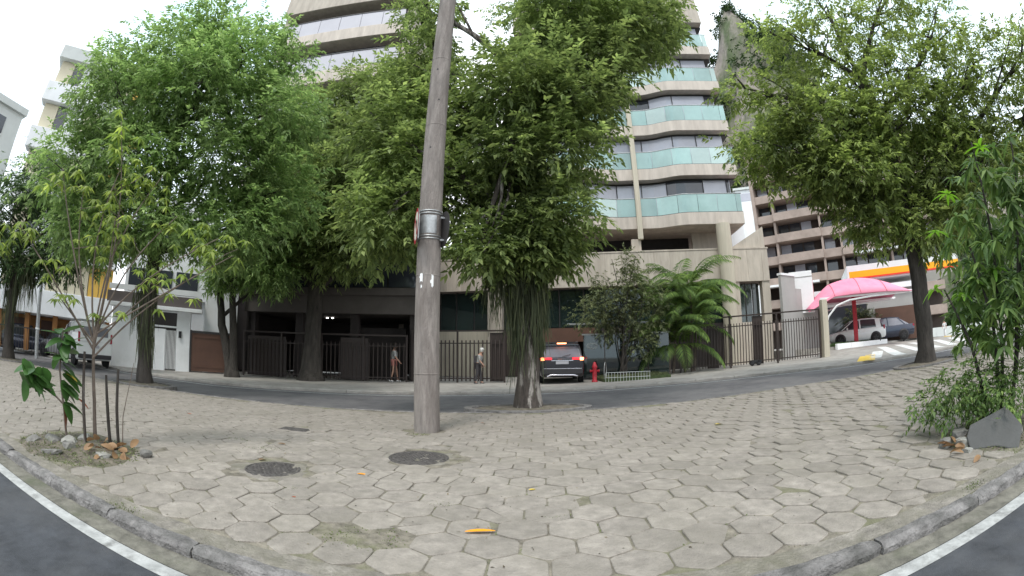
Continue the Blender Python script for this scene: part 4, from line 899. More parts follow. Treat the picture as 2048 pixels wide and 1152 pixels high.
# ------------------------------------------------------------------ left tower above the shadowed garage
lt = thing('apartment_tower', 'tall apartment tower with grey parapets and dark window bands rising behind the shade tree', 'building', (-15.9, 20.4, 0))
LW = 9.3
b = MB(); b.box(.4, LW-.1, 1.2, 11, 8.25, 23.8); b.build('core', 'dark_inside', lt)
b = MB(); b.box(0, .4, .3, 11.2, 8.25, 27.6); b.build('end_wall', 'beige_stone', lt)
b = MB(); b.box(LW-.1, LW+.2, .3, 11.2, 8.25, 27.6); b.build('end_wall', 'beige_stone', lt)
for k in range(4):
    zb = 20.4-3.4*k
    b = MB(); b.box(-.05, LW+.2, -.05, 1.3, zb, zb+.95); bal = b.build('parapet', 'pink_stone', lt, .02)
    for i in range(6): b = MB(); b.box(.2+i*1.5, .2+i*1.5+1.47, .0, .10, zb+.96, zb+2.2); b.build('parapet_panel', 'grey_panel', bal)
    b = MB(); b.box(.15, LW, -.03, .12, zb+2.21, zb+2.29); b.build('handrail', 'dark_frame', bal)
    for i in range(5): b = MB(); b.box(.5+i*1.75, .5+i*1.75+1.68, 1.12, 1.17, zb+.96, zb+3.4); b.build('window_pane', 'dark_glass', bal)
b = MB(); b.box(-.05, LW+.2, -.05, 11.2, 23.8, 28); b.build('roof_parapet', 'beige_stone', lt, .03)

gb = thing('garage_building', 'low shadowed concrete garage building with lit ceiling lamps behind the shade tree', 'building', (-13.4, 18.9, 0), R(4))
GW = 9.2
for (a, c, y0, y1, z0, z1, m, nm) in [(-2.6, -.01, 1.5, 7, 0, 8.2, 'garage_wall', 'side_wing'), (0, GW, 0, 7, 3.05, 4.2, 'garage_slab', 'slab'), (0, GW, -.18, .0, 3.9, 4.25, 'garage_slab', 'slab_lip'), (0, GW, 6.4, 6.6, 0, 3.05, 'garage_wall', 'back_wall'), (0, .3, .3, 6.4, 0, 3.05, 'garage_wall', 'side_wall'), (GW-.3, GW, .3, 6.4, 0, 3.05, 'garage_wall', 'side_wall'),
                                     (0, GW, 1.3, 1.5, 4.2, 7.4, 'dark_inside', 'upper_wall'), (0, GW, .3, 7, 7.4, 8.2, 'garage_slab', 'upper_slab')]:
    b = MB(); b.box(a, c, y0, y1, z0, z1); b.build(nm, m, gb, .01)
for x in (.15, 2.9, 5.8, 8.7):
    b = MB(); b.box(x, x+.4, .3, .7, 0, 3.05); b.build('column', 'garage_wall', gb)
for i in range(5): b = MB(); b.box(.3+i*1.78, .3+i*1.78+1.7, 1.22, 1.28, 4.5, 7.2); b.build('window_pane', 'dark_glass', gb)
for x in (2.6, 3.9, 4.2, 5.3):
    b = MB(); b.lathe([(.02, -.03), (.055, -.03), (.055, 0), (.02, 0)], 10, (x, 2.2 if x != 2.6 else 3.4, 3.02)); b.build('ceiling_lamp', 'ceiling_lamp', gb)
b = MB(); b.box(5.6, 8.3, 1.6, 1.7, 0, 2.5); b.build('panelled_door', 'garage_wall', gb)

# ------------------------------------------------------------------ fences
def fence(name, label, A, B, zbar0, zbar1, ztop, step, br=.028, posts=3, plates=(), m='brown_metal', square=False):
    A = Vector(A); B = Vector(B); L = (B-A).length; ang = math.atan2(B.y-A.y, B.x-A.x); f = thing(name, label, 'fence', (A.x, A.y, 0), ang)
    zg = lambda s: T(A.x+(B.x-A.x)*s/L)
    def rail(z, h, d, nm):
        b = MB(); n = 6; rings = []
        for i in range(n+1): s = L*i/n; rings.append([(s, -d, zg(s)+z), (s, d, zg(s)+z), (s, d, zg(s)+z+h), (s, -d, zg(s)+z+h)])
        b.loft(rings, True, True, False); return b.build(nm, m, f)
    rail(zbar0+.10, .05, .03, 'bottom_rail'); rail(zbar1-.17, .05, .03, 'middle_rail'); rail(ztop, .07, .035, 'top_rail')
    b = MB(); b.tube([(0, 0, 0), (0, 0, zbar1-zbar0-.03), (0, 0, zbar1-zbar0)], [br, br, br*.35], 8); src = b.build('bar', m, f)
    n = int(L/step); first = True
    for i in range(n+1):
        s = min(L-.05, .05+i*step); loc = (s, -.005, zg(s)+zbar0)
        if first: src.location = loc; first = False
        else: inst(src, 'bar', f, loc)
    for i in range(posts):
        s = L*i/(posts-1); b = MB(); b.box(s-.04, s+.04, -.04, .04, zg(s)-.05, zg(s)+ztop+.07); b.build('post', m, f, .004)
    for (s0, s1, z0, z1) in plates:
        b = MB(); b.box(s0, s1, .05, .09, zg(s0)+z0, zg(s0)+z1); b.build('solid_plate', m, f, .004)
    return f
fence('bar_fence', 'brown bar fence in front of the lobby, behind the person in the white cap', (-4.6, 19.75), (-.35, 19.55), .06, 1.92, 2.30, .19, .034, 3, [(3.6, 4.25, .05, 2.25)])
fr = fence('bar_fence', 'long brown bar fence ending at the beige gate post', (7.9, 19.55), (15.35, 18.05), .10, 2.12, 2.42, .150, .022, 4, [(1.35, 1.95, .08, 2.1), (3.75, 4.3, .08, 2.4)])
for s in (3.6, 3.95): b = MB(); b.lathe([(.03, -.03), (.13, -.03), (.13, .03), (.03, .03)], 16, (s, -.12, T(11.5)+.14), 'y'); b.build('gate_wheel', 'black_metal', fr)
b = MB(); b.box(3.5, 4.1, -.15, -.09, T(11.5)+.16, T(11.5)+.28); b.build('wheel_bracket', 'black_metal', fr)
fence('bar_fence', 'dark brown bar fence in the shade before the garage', (-12.6, 17.9), (-4.75, 19.3), .06, 1.75, 2.05, .20, .028, 5, [(.2, 2.2, .05, 1.9), (4.9, 6.2, .05, 1.95)])
b = MB(); b.box(-.17, .17, -.17, .17, -.1, 2.92); o = b.build('gate_post', 'column_stone', None, .02); o.location = (15.62, 17.95, T(15.6)); o.rotation_euler.z = RZ; tag(o, 'square beige post closing the long bar fence', 'post')
# low wire edging round the bed by the hydrant
ed = thing('garden_edging', 'low pale wire edging round the planted bed beside the hydrant', 'edging', (3.75, 17.35, T(4)))
for i in range(16): b = MB(); b.tube([(i*.125, 0, 0), (i*.125, 0, .38)], .008, 5); b.build('wire', 'pale_wall', ed)
for z in (.18, .38): b = MB(); b.tube([(0, 0, z), (1.9, 0, z)], .009, 5); b.build('rail', 'pale_wall', ed)
b = MB(); b.box(3.7, 6.6, 17.45, 19.4, -.1, .12); b.v = [(x, y, z+T(x)) for x, y, z in b.v]; struct(b.build('planted_bed', 'hedge'))
n_ = 5000; X = rng.uniform(3.75, 6.55, n_); Y = rng.uniform(17.5, 19.35, n_); Z = np.array([T(x) for x in X])+.11
D = np.stack([rng.normal(0, .6, n_), rng.normal(0, .6, n_), np.ones(n_)], 1); V, F = leaves(np.stack([X, Y, Z], 1), D, rng.normal(0, 1, (n_, 3)), rng.uniform(.06, .24, n_), rng.uniform(.012, .03, n_), .3)
o = facemesh('bed_grass', V, F, 'leaf_shrub'); o['kind'] = 'stuff'; o['label'] = 'low grass filling the planted bed'; o['category'] = 'grass'

# ------------------------------------------------------------------ white house and the buildings on the left
wh = thing('white_house', 'white house with brown fascia band and barred entrance gate', 'building', (-18.7, 13.4, T(-17)), R(38))
for (a, c, y0, y1, z0, z1, m, nm) in [(.75, 2.75, 0, .35, 0, 2.75, 'white_wall', 'front_pier'), (3.0, 3.6, -.05, .15, 0, 1.9, 'white_wall', 'gate_wall'), (4.15, 4.85, -.05, .30, 0, 2.75, 'white_wall', 'front_pier'), (2.75, 4.2, 1.2, 1.3, 0, 2.75, 'dark_inside', 'porch_back'), (2.9, 4.2, -.06, .12, 1.98, 2.06, 'white_wall', 'lintel'),
                                     (.55, 5.4, -.35, .6, 2.75, 2.92, 'white_wall', 'roof_slab'), (.45, 5.35, -.25, .4, 2.92, 3.42, 'brown_band', 'fascia'), (5.5, 7.2, .45, .8, 0, 5.1, 'white_wall', 'tall_wall'), (1.0, 5.5, 1.1, 1.3, 3.4, 8.5, 'white_wall', 'upper_wall'), (1.0, 5.5, 1.3, 8, 0, 8.4, 'white_wall', 'main_block')]:
    b = MB(); b.box(a, c, y0, y1, z0, z1); b.build(nm, m, wh, .012)
for (a, c) in [(1.2, 2.1), (2.3, 3.6), (3.8, 5.0)]:
    b = MB(); b.box(a, c, 1.05, 1.095, 3.6, 4.75); w_ = b.build('window', 'dark_glass', wh); b = MB(); b.box(a-.05, c+.05, 1.02, 1.04, 3.52, 3.6); b.build('sill', 'white_wall', w_)
    b = MB(); b.box(a, c, 1.05, 1.095, 6.2, 7.4); b.build('window', 'dark_glass', wh)
b = MB(); b.box(.5, 5.3, -.18, -.12, 3.5, 3.75); b.build('terrace_rail', 'white_wall', wh)
for i in range(8): b = MB(); b.box(3.62+i*.067, 3.65+i*.067, -.01, .02, .08, 1.86); b.build('gate_bar', 'white_paint', wh)
b = MB(); b.box(4.28, 4.42, -.14, -.06, 1.55, 1.85); b.build('wall_lamp', 'black_metal', wh)
bd = thing('brown_gate', 'solid brown metal gate between the white house and the leaning tree', 'gate', (-14.75, 16.25, T(-14.7)), R(38))
b = MB(); b.box(.08, 2.15, 0, .05, .06, 1.82); b.build('leaf_panel', 'brown_door', bd)
for (a, c, z0, z1) in [(0, .08, 0, 1.95), (2.15, 2.25, 0, 1.95), (.08, 2.15, 1.82, 1.93)]: b = MB(); b.box(a, c, -.03, .09, z0, z1); b.build('frame', 'dark_frame', bd)
for z in (.26, 1.62): b = MB(); b.box(.2, 2.05, -.025, 0, z, z+.035); b.build('moulding', 'brown_door', bd)

wb = thing('white_block', 'white apartment block with yellow and cream window panels behind the parked van', 'building', (-26, 10.3, 0), R(53.4))
b = MB(); b.box(.2, 7.4, .8, 10, 1.9, 16.6); b.build('core', 'white_wall', wb)
for k in range(5):
    zb = 1.95+2.9*k
    b = MB(); b.box(0, 7.6, 0, 1.0, zb, zb+1.25); f_ = b.build('white_band', 'white_wall', wb, .02)
    for i, (a, c, m) in enumerate([(.3, 1.3, 'cream_panel'), (1.35, 2.0, 'dark_glass'), (2.05, 3.2, 'white_wall'), (3.25, 4.5, 'cream_panel'), (4.55, 5.1, 'dark_glass'), (5.15, 5.9, 'cream_panel'), (5.95, 6.6, 'yellow_panel'), (6.65, 7.45, 'yellow_panel')]):
        if k == 0 and m == 'dark_glass': m = 'cream_panel'
        b = MB(); b.box(a, c, .45, .55, zb+1.26, zb+2.88); b.build('facade_panel', m, f_)
b = MB(); b.box(0, 7.6, 0, 10, 16.45, 17.3); b.build('roof_parapet', 'pale_wall', wb)
b = MB(); b.box(-.02, 7.5, 3.2, 3.4, 0, 1.95); b.build('ground_floor_wall', 'orange_wall', wb)
for x in (.3, 2.1, 3.9, 5.6, 7.2): b = MB(); b.box(x, x+.3, .5, .8, 0, 1.95); b.build('pillar', 'orange_wall', wb)
for x in (.9, 2.8): b = MB(); b.box(x, x+.9, 3.1, 3.18, .1, 1.7); b.build('door', 'brown_door', wb)
for i in range(36): b = MB(); b.box(.1+i*.17, .125+i*.17, -.5, -.475, 0, 1.15); b.build('railing_bar', 'dark_frame', wb)
b = MB(); b.box(.1, 6.2, -.51, -.465, 1.12, 1.18); b.build('railing', 'dark_frame', wb)
ob = thing('pale_block', 'pale flat-roofed block with small dark windows at the far left', 'building', (-27.3, 10.0, 0), 0)
b = MB(); b.box(-13, 0, -14, 0, 0, 12.6); b.build('wall', 'pale_wall', ob); b = MB(); b.box(-13.2, .2, -14.2, .2, 12.6, 13.0); b.build('roof_edge', 'pale_wall', ob)
for y in (-1.9, -3.8, -6, -8.5):
    for z in (3.2, 6.0, 8.8, 11.0): b = MB(); b.box(.0, .05, y, y+.75, z, z+1.0); w_ = b.build('window', 'dark_glass', ob); b = MB(); b.box(.05, .09, y-.05, y+.8, z-.08, z); b.build('sill', 'pale_wall', w_)
lp = thing('lamp_post', 'plain pale grey lamp post at the kerb before the white block', 'lamp post', (-22.3, 11.75, T(-22)))
b = MB(); b.tube([(0, 0, -.1), (0, 0, 3), (0, 0, 7.5)], [.11, .10, .07], 14); b.build('shaft', 'galvanised', lp); b = MB(); b.tube([(0, 0, 7.4), (.5, -.5, 7.9), (1.2, -1.2, 8.0)], [.05, .04, .04], 8); b.build('arm', 'galvanised', lp)
b = MB(); b.box(1.0, 1.6, -1.4, -1.1, 7.92, 8.05); b.build('lamp_head', 'galvanised', lp); b = MB(); b.lathe([(.12, 1.28), (.12, 1.36)], 14); b.build('collar', 'white_paint', lp)

# ------------------------------------------------------------------ right: brown block, filling station, hill
bb = thing('brown_block', 'brown concrete apartment block with stepped balconies behind the filling station', 'building', (31.9, 48.3, 0), math.atan2(-15.5, 15.9))
BL = 24
b = MB(); b.box(0, BL, 2.2, 14, 0, 27.5); b.build('core', 'brown_dark', bb)
b = MB(); b.box(-.3, .15, -.2, 14, 0, 28.2); b.build('end_wall', 'brown_concrete', bb)
for k in range(9):
    zb = 3.2+2.75*k; j = 0
    for (a, c, o_) in [(.1, 2.4, 0), (2.4, 8.5, -.5 if k % 2 else -.3), (8.5, 11.0, 0), (11.0, 17.5, -.4), (17.5, BL, 0)]:
        b = MB(); b.box(a, c, o_, 2.3, zb, zb+1.05); bl = b.build('balcony', 'brown_concrete', bb, .02)
        if k > 1:
            for i in range(max(1, int((c-a)/1.6))): b = MB(); b.box(a+.2+i*1.6, a+.2+i*1.6+1.4, 2.1, 2.15, zb+1.05, zb+2.7); b.build('window_pane', 'dark_glass' if (i+k) % 3 else 'curtain_glass', bl)
    for x in (2.4, 8.5, 11.0, 17.5): b = MB(); b.box(x-.15, x+.15, .1, 2.4, zb+1.05, zb+2.75); b.build('fin', 'brown_concrete', bb)
for (a, c, z) in [(.3, 7.5, 8.55), (12.5, 22, 11.3)]: b = MB(); b.box(a, c, -.8, .2, z, z+.25); b.build('white_ledge', 'white_wall', bb)
sb = thing('white_villa', 'small white building with glazed roof peeping between tower and brown block', 'building', (47, 78, 0), R(-30))
b = MB(); b.box(0, 8, 0, 8, 0, 34); b.build('wall', 'white_wall', sb); b = MB(); b.box(.5, 7.5, -.05, 0, 31.5, 33.2); b.build('window', 'curtain_glass', sb); b = MB(); b.box(-.4, 8.4, -.4, 8.4, 34, 34.5); b.build('roof', 'pale_wall', sb)

gw = thing('boundary_wall', 'grey rendered wall between podium and filling station', 'wall', (14.9, 20.7, T(15)), R(17))
for (x0, x1, h) in [(0, 1.4, 4.7), (1.4, 2.9, 4.0), (2.9, 4.6, 3.0)]: b = MB(); b.box(x0+.005, x1-.005, 0, .2, -.3, h); b.build('wall_section', 'grey_wall', gw, .01)
b = MB(); b.box(-.02, 1.42, -.05, .25, 4.7, 4.82); b.build('coping', 'white_wall', gw)
wsb = thing('sign_box', 'big white box sign with red panel on its side above the grey wall', 'sign', (16.25, 21.7, 0), R(-37))
b = MB(); b.box(0, 1.45, 0, .9, 3.0, 5.45); b.build('box', 'white_paint', wsb, .02)
b = MB(); b.box(-.02, 1.47, -.02, .92, 5.1, 5.14); b.build('joint', 'grey_wall', wsb)
b = MB(); b.box(1.455, 1.475, .12, .62, 3.7, 4.9); sp_ = b.build('side_panel', 'red_paint', wsb); b = MB(); b.box(1.476, 1.482, .2, .54, 4.1, 4.3); b.build('panel_mark', 'white_paint', sp_)
for z in (3.4, 5.0): b = MB(); b.box(.3, .4, .9, 1.5, z, z+.06); b.build('bracket', 'dark_frame', wsb)
b = MB(); b.box(.6, .75, .4, .55, 0, 3.0); b.build('post', 'grey_wall', wsb)

# forecourt and kerbstones
fc = MB(); fc.prism([(15.2, 21.6), (17.7, 19.35), (23.0, 19.95), (27, 20.4), (36, 27), (36, 40), (18, 40)], .3, .93); struct(fc.build('forecourt', 'sidewalk'))
pk = thing('planter_kerb', 'row of white kerbstones edging the narrow planting strip', 'kerb', (17.6, 19.15, .72), math.atan2(.65, 5.4))
for i in range(4): b = MB(); b.box(i*1.33+.01, i*1.33+1.32, 0, .2, -.25, .36); b.build('kerb_block', 'white_paint', pk, .02)
n_ = 3500; s_ = rng.random(n_)*5.3; X = 17.6+s_*.993; Y = 19.15+s_*.12+.3+rng.random(n_)*.3; P = np.stack([X, Y, np.full(n_, .92)], 1)
V, F = leaves(P, np.stack([rng.normal(0, .5, n_), rng.normal(0, .5, n_), np.ones(n_)], 1), rng.normal(0, 1, (n_, 3)), rng.uniform(.12, .42, n_), rng.uniform(.02, .045, n_), .3)
o = facemesh('strip_plants', V, F, 'leaf_dark'); o['kind'] = 'stuff'; o['label'] = 'low strap-leaved plants along the white kerbstones'; o['category'] = 'plants'

# pink tensile shade on white bent posts
cp = thing('shade_canopy', 'pink fabric shade canopy on white curved posts beside the gate post', 'canopy', (17.6, 20.3, .72), math.atan2(-3.2, 5.2))
CL = 5.6
b = MB(); V = []; F = []; nu, nv = 24, 12
for i in range(nu+1):
    for j in range(nv+1):
        u, v = i/nu, j/nv
        x = -1.0+(CL+1.0)*u; y = -1.0+4.6*v; zc = 2.78 + 1.35*math.sin(math.pi*min(1, .05+.9*u))**.75*math.sin(math.pi*(.03+.94*v))**.8 - .6*max(0, .25-u)/.25 + .03*u
        V.append((x, y+.25*math.sin(math.pi*u)*(1-2*v)*.3, zc))
for i in range(nu):
    for j in range(nv): a = i*(nv+1)+j; F.append((a, a+nv+1, a+nv+2, a+1))
b.add(V, F, True); o = b.build('fabric', 'pink_fabric', cp); sd = o.modifiers.new('th', 'SOLIDIFY'); sd.thickness = .03
for u_ in (.25, .5, .75):
    i_ = int(u_*nu); b = MB(); b.tube([(V[i_*(nv+1)+j][0], V[i_*(nv+1)+j][1], V[i_*(nv+1)+j][2]+.012) for j in range(nv+1)], .014, 5); b.build('seam', 'red_paint', cp)
for (x, y) in [(-.25, -.75), (-.25, 3.2)]:
    b = MB(); b.tube([(x, y, -.1), (x, y, 2.75)], .07, 10); b.build('post', 'white_paint', cp)
    b = MB(); b.tube([(x+.15, y, .1), (x+.18, y, 1.1), (x+.45, y, 1.9), (x+1.0, y, 2.45), (x+1.8, y, 2.70), (x+3.2, y, 2.80), (x+6.0, y, 2.86)], .055, 10); b.build('bent_arm', 'white_paint', cp)
    b = MB(); b.box(x, x+6.1, y-.04, y+.04, 2.86, 2.96); b.build('beam', 'white_paint', cp)
    b = MB(); b.lathe([(.16, -.02), (.16, .04), (.08, .06)], 12, (x, y, .0)); b.build('foot', 'white_paint', cp)

gsn = thing('fuel_canopy', 'filling station canopy with white, orange and red fascia stripes', 'canopy', (22.3, 22.6, 0), math.atan2(-6.2, 7.6))
FL = 8.6
for (z0, z1, m, nm, d) in [(5.72, 6.12, 'canopy_white', 'fascia_white', 0), (5.30, 5.72, 'orange_stripe', 'fascia_orange', -.005), (5.20, 5.30, 'red_stripe', 'fascia_red', -.03)]:
    b = MB(); b.box(.12 if m != 'canopy_white' else 0, FL, d, 6, z0, z1); b.build(nm, m, gsn)
b = MB(); b.box(-.02, .12, -.01, 6.02, 5.2, 6.12); b.build('fascia_end', 'canopy_white', gsn)
b = MB(); b.box(.1, FL-.1, .1, 5.9, 5.1, 5.2); b.build('soffit', 'canopy_white', gsn)
for x in (2.2,): b = MB(); b.box(x, x+.45, 2.6, 3.05, .9, 5.15); b.build('pillar', 'red_paint', gsn)
shp = thing('station_shop', 'low filling station shop with red columns and grey wall behind the parked cars', 'building', (19.8, 25.2, .93), math.atan2(-5, 6))
for (a, c, y0, y1, z0, z1, m, nm) in [(0, 9, 0, 4, 0, 3.4, 'grey_wall', 'wall'), (0, 9.2, -.3, 4, 3.4, 3.75, 'white_wall', 'roof'), (.4, .75, -.5, -.2, 0, 3.4, 'red_paint', 'red_column'), (1.2, 1.5, -.12, 0, 0, 3.2, 'red_paint', 'red_column'), (5.4, 9, -.1, 0, 0, 2.2, 'brown_door', 'brown_wall'), (1.8, 4.8, -.06, 0, .6, 2.6, 'dark_glass', 'shop_window')]:
    b = MB(); b.box(a, c, y0, y1, z0, z1); b.build(nm, m, shp)
rp = MB(); rp.box(-.13, .13, -.13, .13, 0, 2.9); o = rp.build('red_pillar', 'red_paint', None, .01); o.location = (19.95, 19.9, .93); o.rotation_euler.z = -.7; tag(o, 'square red pillar standing before the white hatchback', 'pillar')
sbh = thing('round_shrub', 'round clipped olive shrub behind the parked cars', 'shrub', (22.6, 22.3, .93))
b = MB(); b.tube([(0, 0, 0), (0, 0, 1.2)], .06, 8); b.build('stem', 'bark_dark', sbh)
r2 = np.random.default_rng(44); P, O = crown_points([((0, 0, 1.7), (1.0, .9, .7), 500), ((.7, -.4, 1.6), (.7, .7, .6), 300)], r2); V, F = clusters(P, O, r2, 7, .12, .05, .2, .3); facemesh('crown', V, F, 'leaf_shrub', sbh)
for q, (x, y, lab) in enumerate([(24.9, 20.0, 'thin dark chain post at the end of the white kerbstones'), (31.5, 19.8, 'thin dark chain post near the person in white')]):
    b = MB(); b.lathe([(.10, 0), (.10, .03), (.022, .05), (.02, .95), (.04, .98), (.03, 1.02)], 10); o = b.build('chain_post', 'black_metal'); o.location = (x, y, zS(x, y)); tag(o, lab, 'post')
lw = thing('low_wall', 'low pale wall along the pavement behind the person in white', 'wall', (38, 33, .6), math.atan2(-8, 10))
for i in range(4): b = MB(); b.box(i*3+.01, i*3+2.99, 0, .3, -.2, 1.0); b.build('wall_section', 'pale_wall', lw)

# wooded granite hill behind
hcrest = lambda a_: float(np.interp(math.degrees(a_), [8, 20, 30, 38, 44, 52, 60, 83], [.5, .8, 1.0, 1.0, .85, .6, .45, .3]))
hill = MB(); V = []; F = []; na, nr = 72, 26
for i in range(na+1):
    az = R(8+75*i/na)
    for j in range(nr+1):
        q = j/nr; d = 95+160*q
        prof = 178*sst((q-.05)/.75)*hcrest(az)
        prof *= 1+.10*math.sin(az*17+q*3)+.06*math.sin(az*41+1)+.05*math.sin(q*23+az*9)
        V.append((d*math.sin(az), d*math.cos(az), -1+prof+3*math.sin(az*60+q*31)))
for i in range(na):
    for j in range(nr): a = i*(nr+1)+j; F.append((a, a+nr+1, a+nr+2, a+1))
hill.add(V, F, True); struct(hill.build('hill', 'rock_hill'))
n_ = 4200; az = R(8)+R(75)*rng.random(n_); q = rng.random(n_)*.75; P = []
for a_, q_ in zip(az, q):
    i = (a_-R(8))/R(75); d = 95+160*q_; prof = 178*sst((q_-.05)/.75)*hcrest(a_)*(1+.10*math.sin(a_*17+q_*3)+.06*math.sin(a_*41+1)+.05*math.sin(q_*23+a_*9))
    P.append((d*math.sin(a_), d*math.cos(a_), prof+1))
P = np.array(P); keep = (np.sin(P[:, 0]*.11)+np.sin(P[:, 1]*.13+P[:, 2]*.06)) > -.2; P = P[keep]
O = unit(rng.normal(0, 1, P.shape)+np.array([-.3, -.6, .6])); V, F = clusters(np.repeat(P, 6, 0)+rng.normal(0, 1.6, (len(P)*6, 3)), np.repeat(O, 6, 0), rng, 5, 1.5, .8, 2.2, .3)
o = facemesh('hill_wood', V, F, 'leaf_hill'); o['kind'] = 'stuff'; o['label'] = 'green woodland clinging to the granite hill'; o['category'] = 'woodland'

# ------------------------------------------------------------------ vehicles (local x forward, z up, origin on the ground at mid-length)
def wheel(parent, x, y, r, w=.21):
    s = 1 if y > 0 else -1
    t = MB(); t.lathe([(r*.62, -w/2), (r*.93, -w/2), (r, -w/2+.03), (r, w/2-.03), (r*.93, w/2), (r*.62, w/2)], 28, axis='y'); ty = t.build('wheel', 'tyre', parent); ty.location = (x, y, r)
    d = MB(); d.lathe([(.05, s*w*.40), (r*.60, s*w*.44), (r*.66, s*w*.50), (r*.66, s*w*.2)], 24, axis='y'); d.build('rim', 'rim', ty)
    for k in range(5):
        a = 2*math.pi*k/5; b = MB(); M = Matrix.Rotation(a, 4, 'Y'); b.box(-.035, .035, min(s*w*.44, s*w*.54), max(s*w*.44, s*w*.54), .04, r*.62, M); b.build('spoke', 'plastic_dark', ty)
def section(x, hw, z0, z1, tum=.06, n=4):
    """closed body section at station x: sill, flank, shoulder"""
    pts = [(hw*.90, z0), (hw*.985, z0+.10), (hw, z0+(z1-z0)*.55), (hw*.985, z1-.10), (hw-tum, z1)]
    return [(x, y, z) for y, z in pts] + [(x, -y, z) for y, z in reversed(pts)]
def car(name, label, loc, rz, m, st, gh, roof, W, wheels, wr, glassm='car_glass', group=None, pillars=()):
    t = thing(name, label, 'car', loc, rz, group); hw = W/2
    b = MB(); b.loft([section(x, hw*k, z0, z1) for x, k, z0, z1 in st], True, True, True); body = b.build('body', m, t)
    e = body.modifiers.new('es', 'EDGE_SPLIT'); e.split_angle = R(50)
    b = MB(); rg = []
    for x, zb, zt, kb, kt in gh:
        rg.append([(x, hw*kb, zb), (x, hw*(kb*.45+kt*.55), zb+(zt-zb)*.6), (x, hw*kt, zt), (x, -hw*kt, zt), (x, -hw*(kb*.45+kt*.55), zb+(zt-zb)*.6), (x, -hw*kb, zb)])
    b.loft(rg, True, True, False); gl = b.build('window_glass', glassm, t)
    b = MB(); rr = []
    for x, zt, kt in roof: rr.append([(x, hw*kt, zt-.03), (x, hw*kt*.93, zt+.03), (x, hw*kt*.5, zt+.05), (x, -hw*kt*.5, zt+.05), (x, -hw*kt*.93, zt+.03), (x, -hw*kt, zt-.03)])
    b.loft(rr, True, True, True); b.build('roof', m, t)
    for (x0, z0, k0, x1, z1, k1, w) in pillars:
        for s in (1, -1):
            y0, y1 = s*(hw*k0+.008), s*(hw*k1+.010); ym = s*(hw*(k0*.45+k1*.55)+.012); xm, zm = x0+(x1-x0)*.6, z0+(z1-z0)*.6
            b = MB(); b.loft([[(x0-w/2, y0, z0), (x0+w/2, y0, z0), (x0+w/2, y0-s*.05, z0), (x0-w/2, y0-s*.05, z0)], [(xm-w/2, ym, zm), (xm+w/2, ym, zm), (xm+w/2, ym-s*.05, zm), (xm-w/2, ym-s*.05, zm)], [(x1-w/2, y1, z1), (x1+w/2, y1, z1), (x1+w/2, y1-s*.05, z1), (x1-w/2, y1-s*.05, z1)]], True, True, False); b.build('pillar', m, t)
    for x in wheels:
        for s in (1, -1):
            a = MB(); a.lathe([(.02, -.012), (wr+.075, -.012), (wr+.075, .012), (.02, .012)], 28, axis='y'); o = a.build('wheel_arch', 'plastic_dark', t); o.location = (x, s*(hw-.005), wr+.01)
            wheel(t, x, s*(hw-.085), wr)
    return t, hw
def lamp(t, m, x, y, z, sx, sy, sz, name='tail_lamp', bev=.02):
    b = MB(); b.box(-sx, sx, -sy, sy, -sz, sz); o = b.build(name, m, t, bev); o.location = (x, y, z); return o
# black SUV seen from behind, brake lights on, turning into the garage
sx_, sy_ = 2.03, 17.75+2.25
L_ = 4.55
suv, hw = car('suv_car', 'black SUV with lit brake lights turning into the garage entrance', (sx_+.12, sy_, T(2)+.01), R(90-3), 'car_black',
    [(-2.27, .93, .36, .98), (-2.22, .97, .30, 1.02), (-1.9, 1.0, .24, 1.04), (-1.0, 1.0, .22, 1.02), (0, 1.0, .22, .99), (1.0, 1.0, .22, .97), (1.7, .98, .24, .90), (2.15, .92, .28, .80), (2.27, .85, .36, .72)],
    [(-2.14, 1.00, 1.06, .92, .90), (-1.86, 1.00, 1.58, .93, .78), (-1.2, 1.00, 1.62, .94, .77), (0, .98, 1.62, .95, .77), (.55, .96, 1.52, .95, .78), (1.25, .94, .98, .93, .90)],
    [(-2.0, 1.60, .78), (-1.6, 1.64, .80), (-.8, 1.67, .80), (.1, 1.66, .80), (.55, 1.57, .78)], 1.84, (-1.40, 1.32), .355, 'tail_glass',
    pillars=[(-2.02, 1.0, .92, -1.82, 1.60, .78, .24), (-.95, 1.0, .94, -.95, 1.62, .77, .12), (.15, .98, .95, .10, 1.62, .77, .09), (1.22, .95, .93, .5, 1.55, .78, .08)])
for s in (1, -1):
    lamp(suv, 'lamp_red', -2.20, s*.66, 1.02, .07, .24, .045); lamp(suv, 'lamp_red_hot', -2.24, s*.80, 1.01, .05, .075, .06, 'brake_lamp'); lamp(suv, 'lamp_white', -2.295, s*.76, .50, .03, .055, .045, 'reversing_lamp')
    b = MB(); b.tube([(-1.75, s*.68, 1.70), (-1.6, s*.68, 1.73), (.2, s*.68, 1.73), (.4, s*.68, 1.66)], .022, 6); b.build('roof_rail', 'chrome', suv)
    b = MB(); b.lathe([(.02, -.06), (.10, -.04), (.11, .04), (.03, .07)], 12, (.9, s*1.0, 1.06), 'x'); b.build('wing_mirror', 'car_black', suv)
lamp(suv, 'lamp_red_hot', -2.03, 0, 1.655, .05, .19, .022, 'high_brake_lamp', .006)
b = MB(); b.box(-2.16, -1.70, -.66, .66, 1.675, 1.705); b.build('roof_spoiler', 'car_black', suv, .01)
b = MB(); b.add([(-2.185, -.66, 1.08), (-2.185, .66, 1.08), (-1.985, .58, 1.52), (-1.985, -.58, 1.52)], [(0, 1, 2, 3)]); b.add([(-2.175, -.66, 1.08), (-2.175, .66, 1.08), (-1.975, .58, 1.52), (-1.975, -.58, 1.52)], [(3, 2, 1, 0)]); b.build('rear_window', 'tail_glass', suv)
b = MB(); b.tube([(-2.21, 0, 1.10), (-2.17, -.35, 1.20)], .012, 5); b.build('wiper', 'plastic_dark', suv)
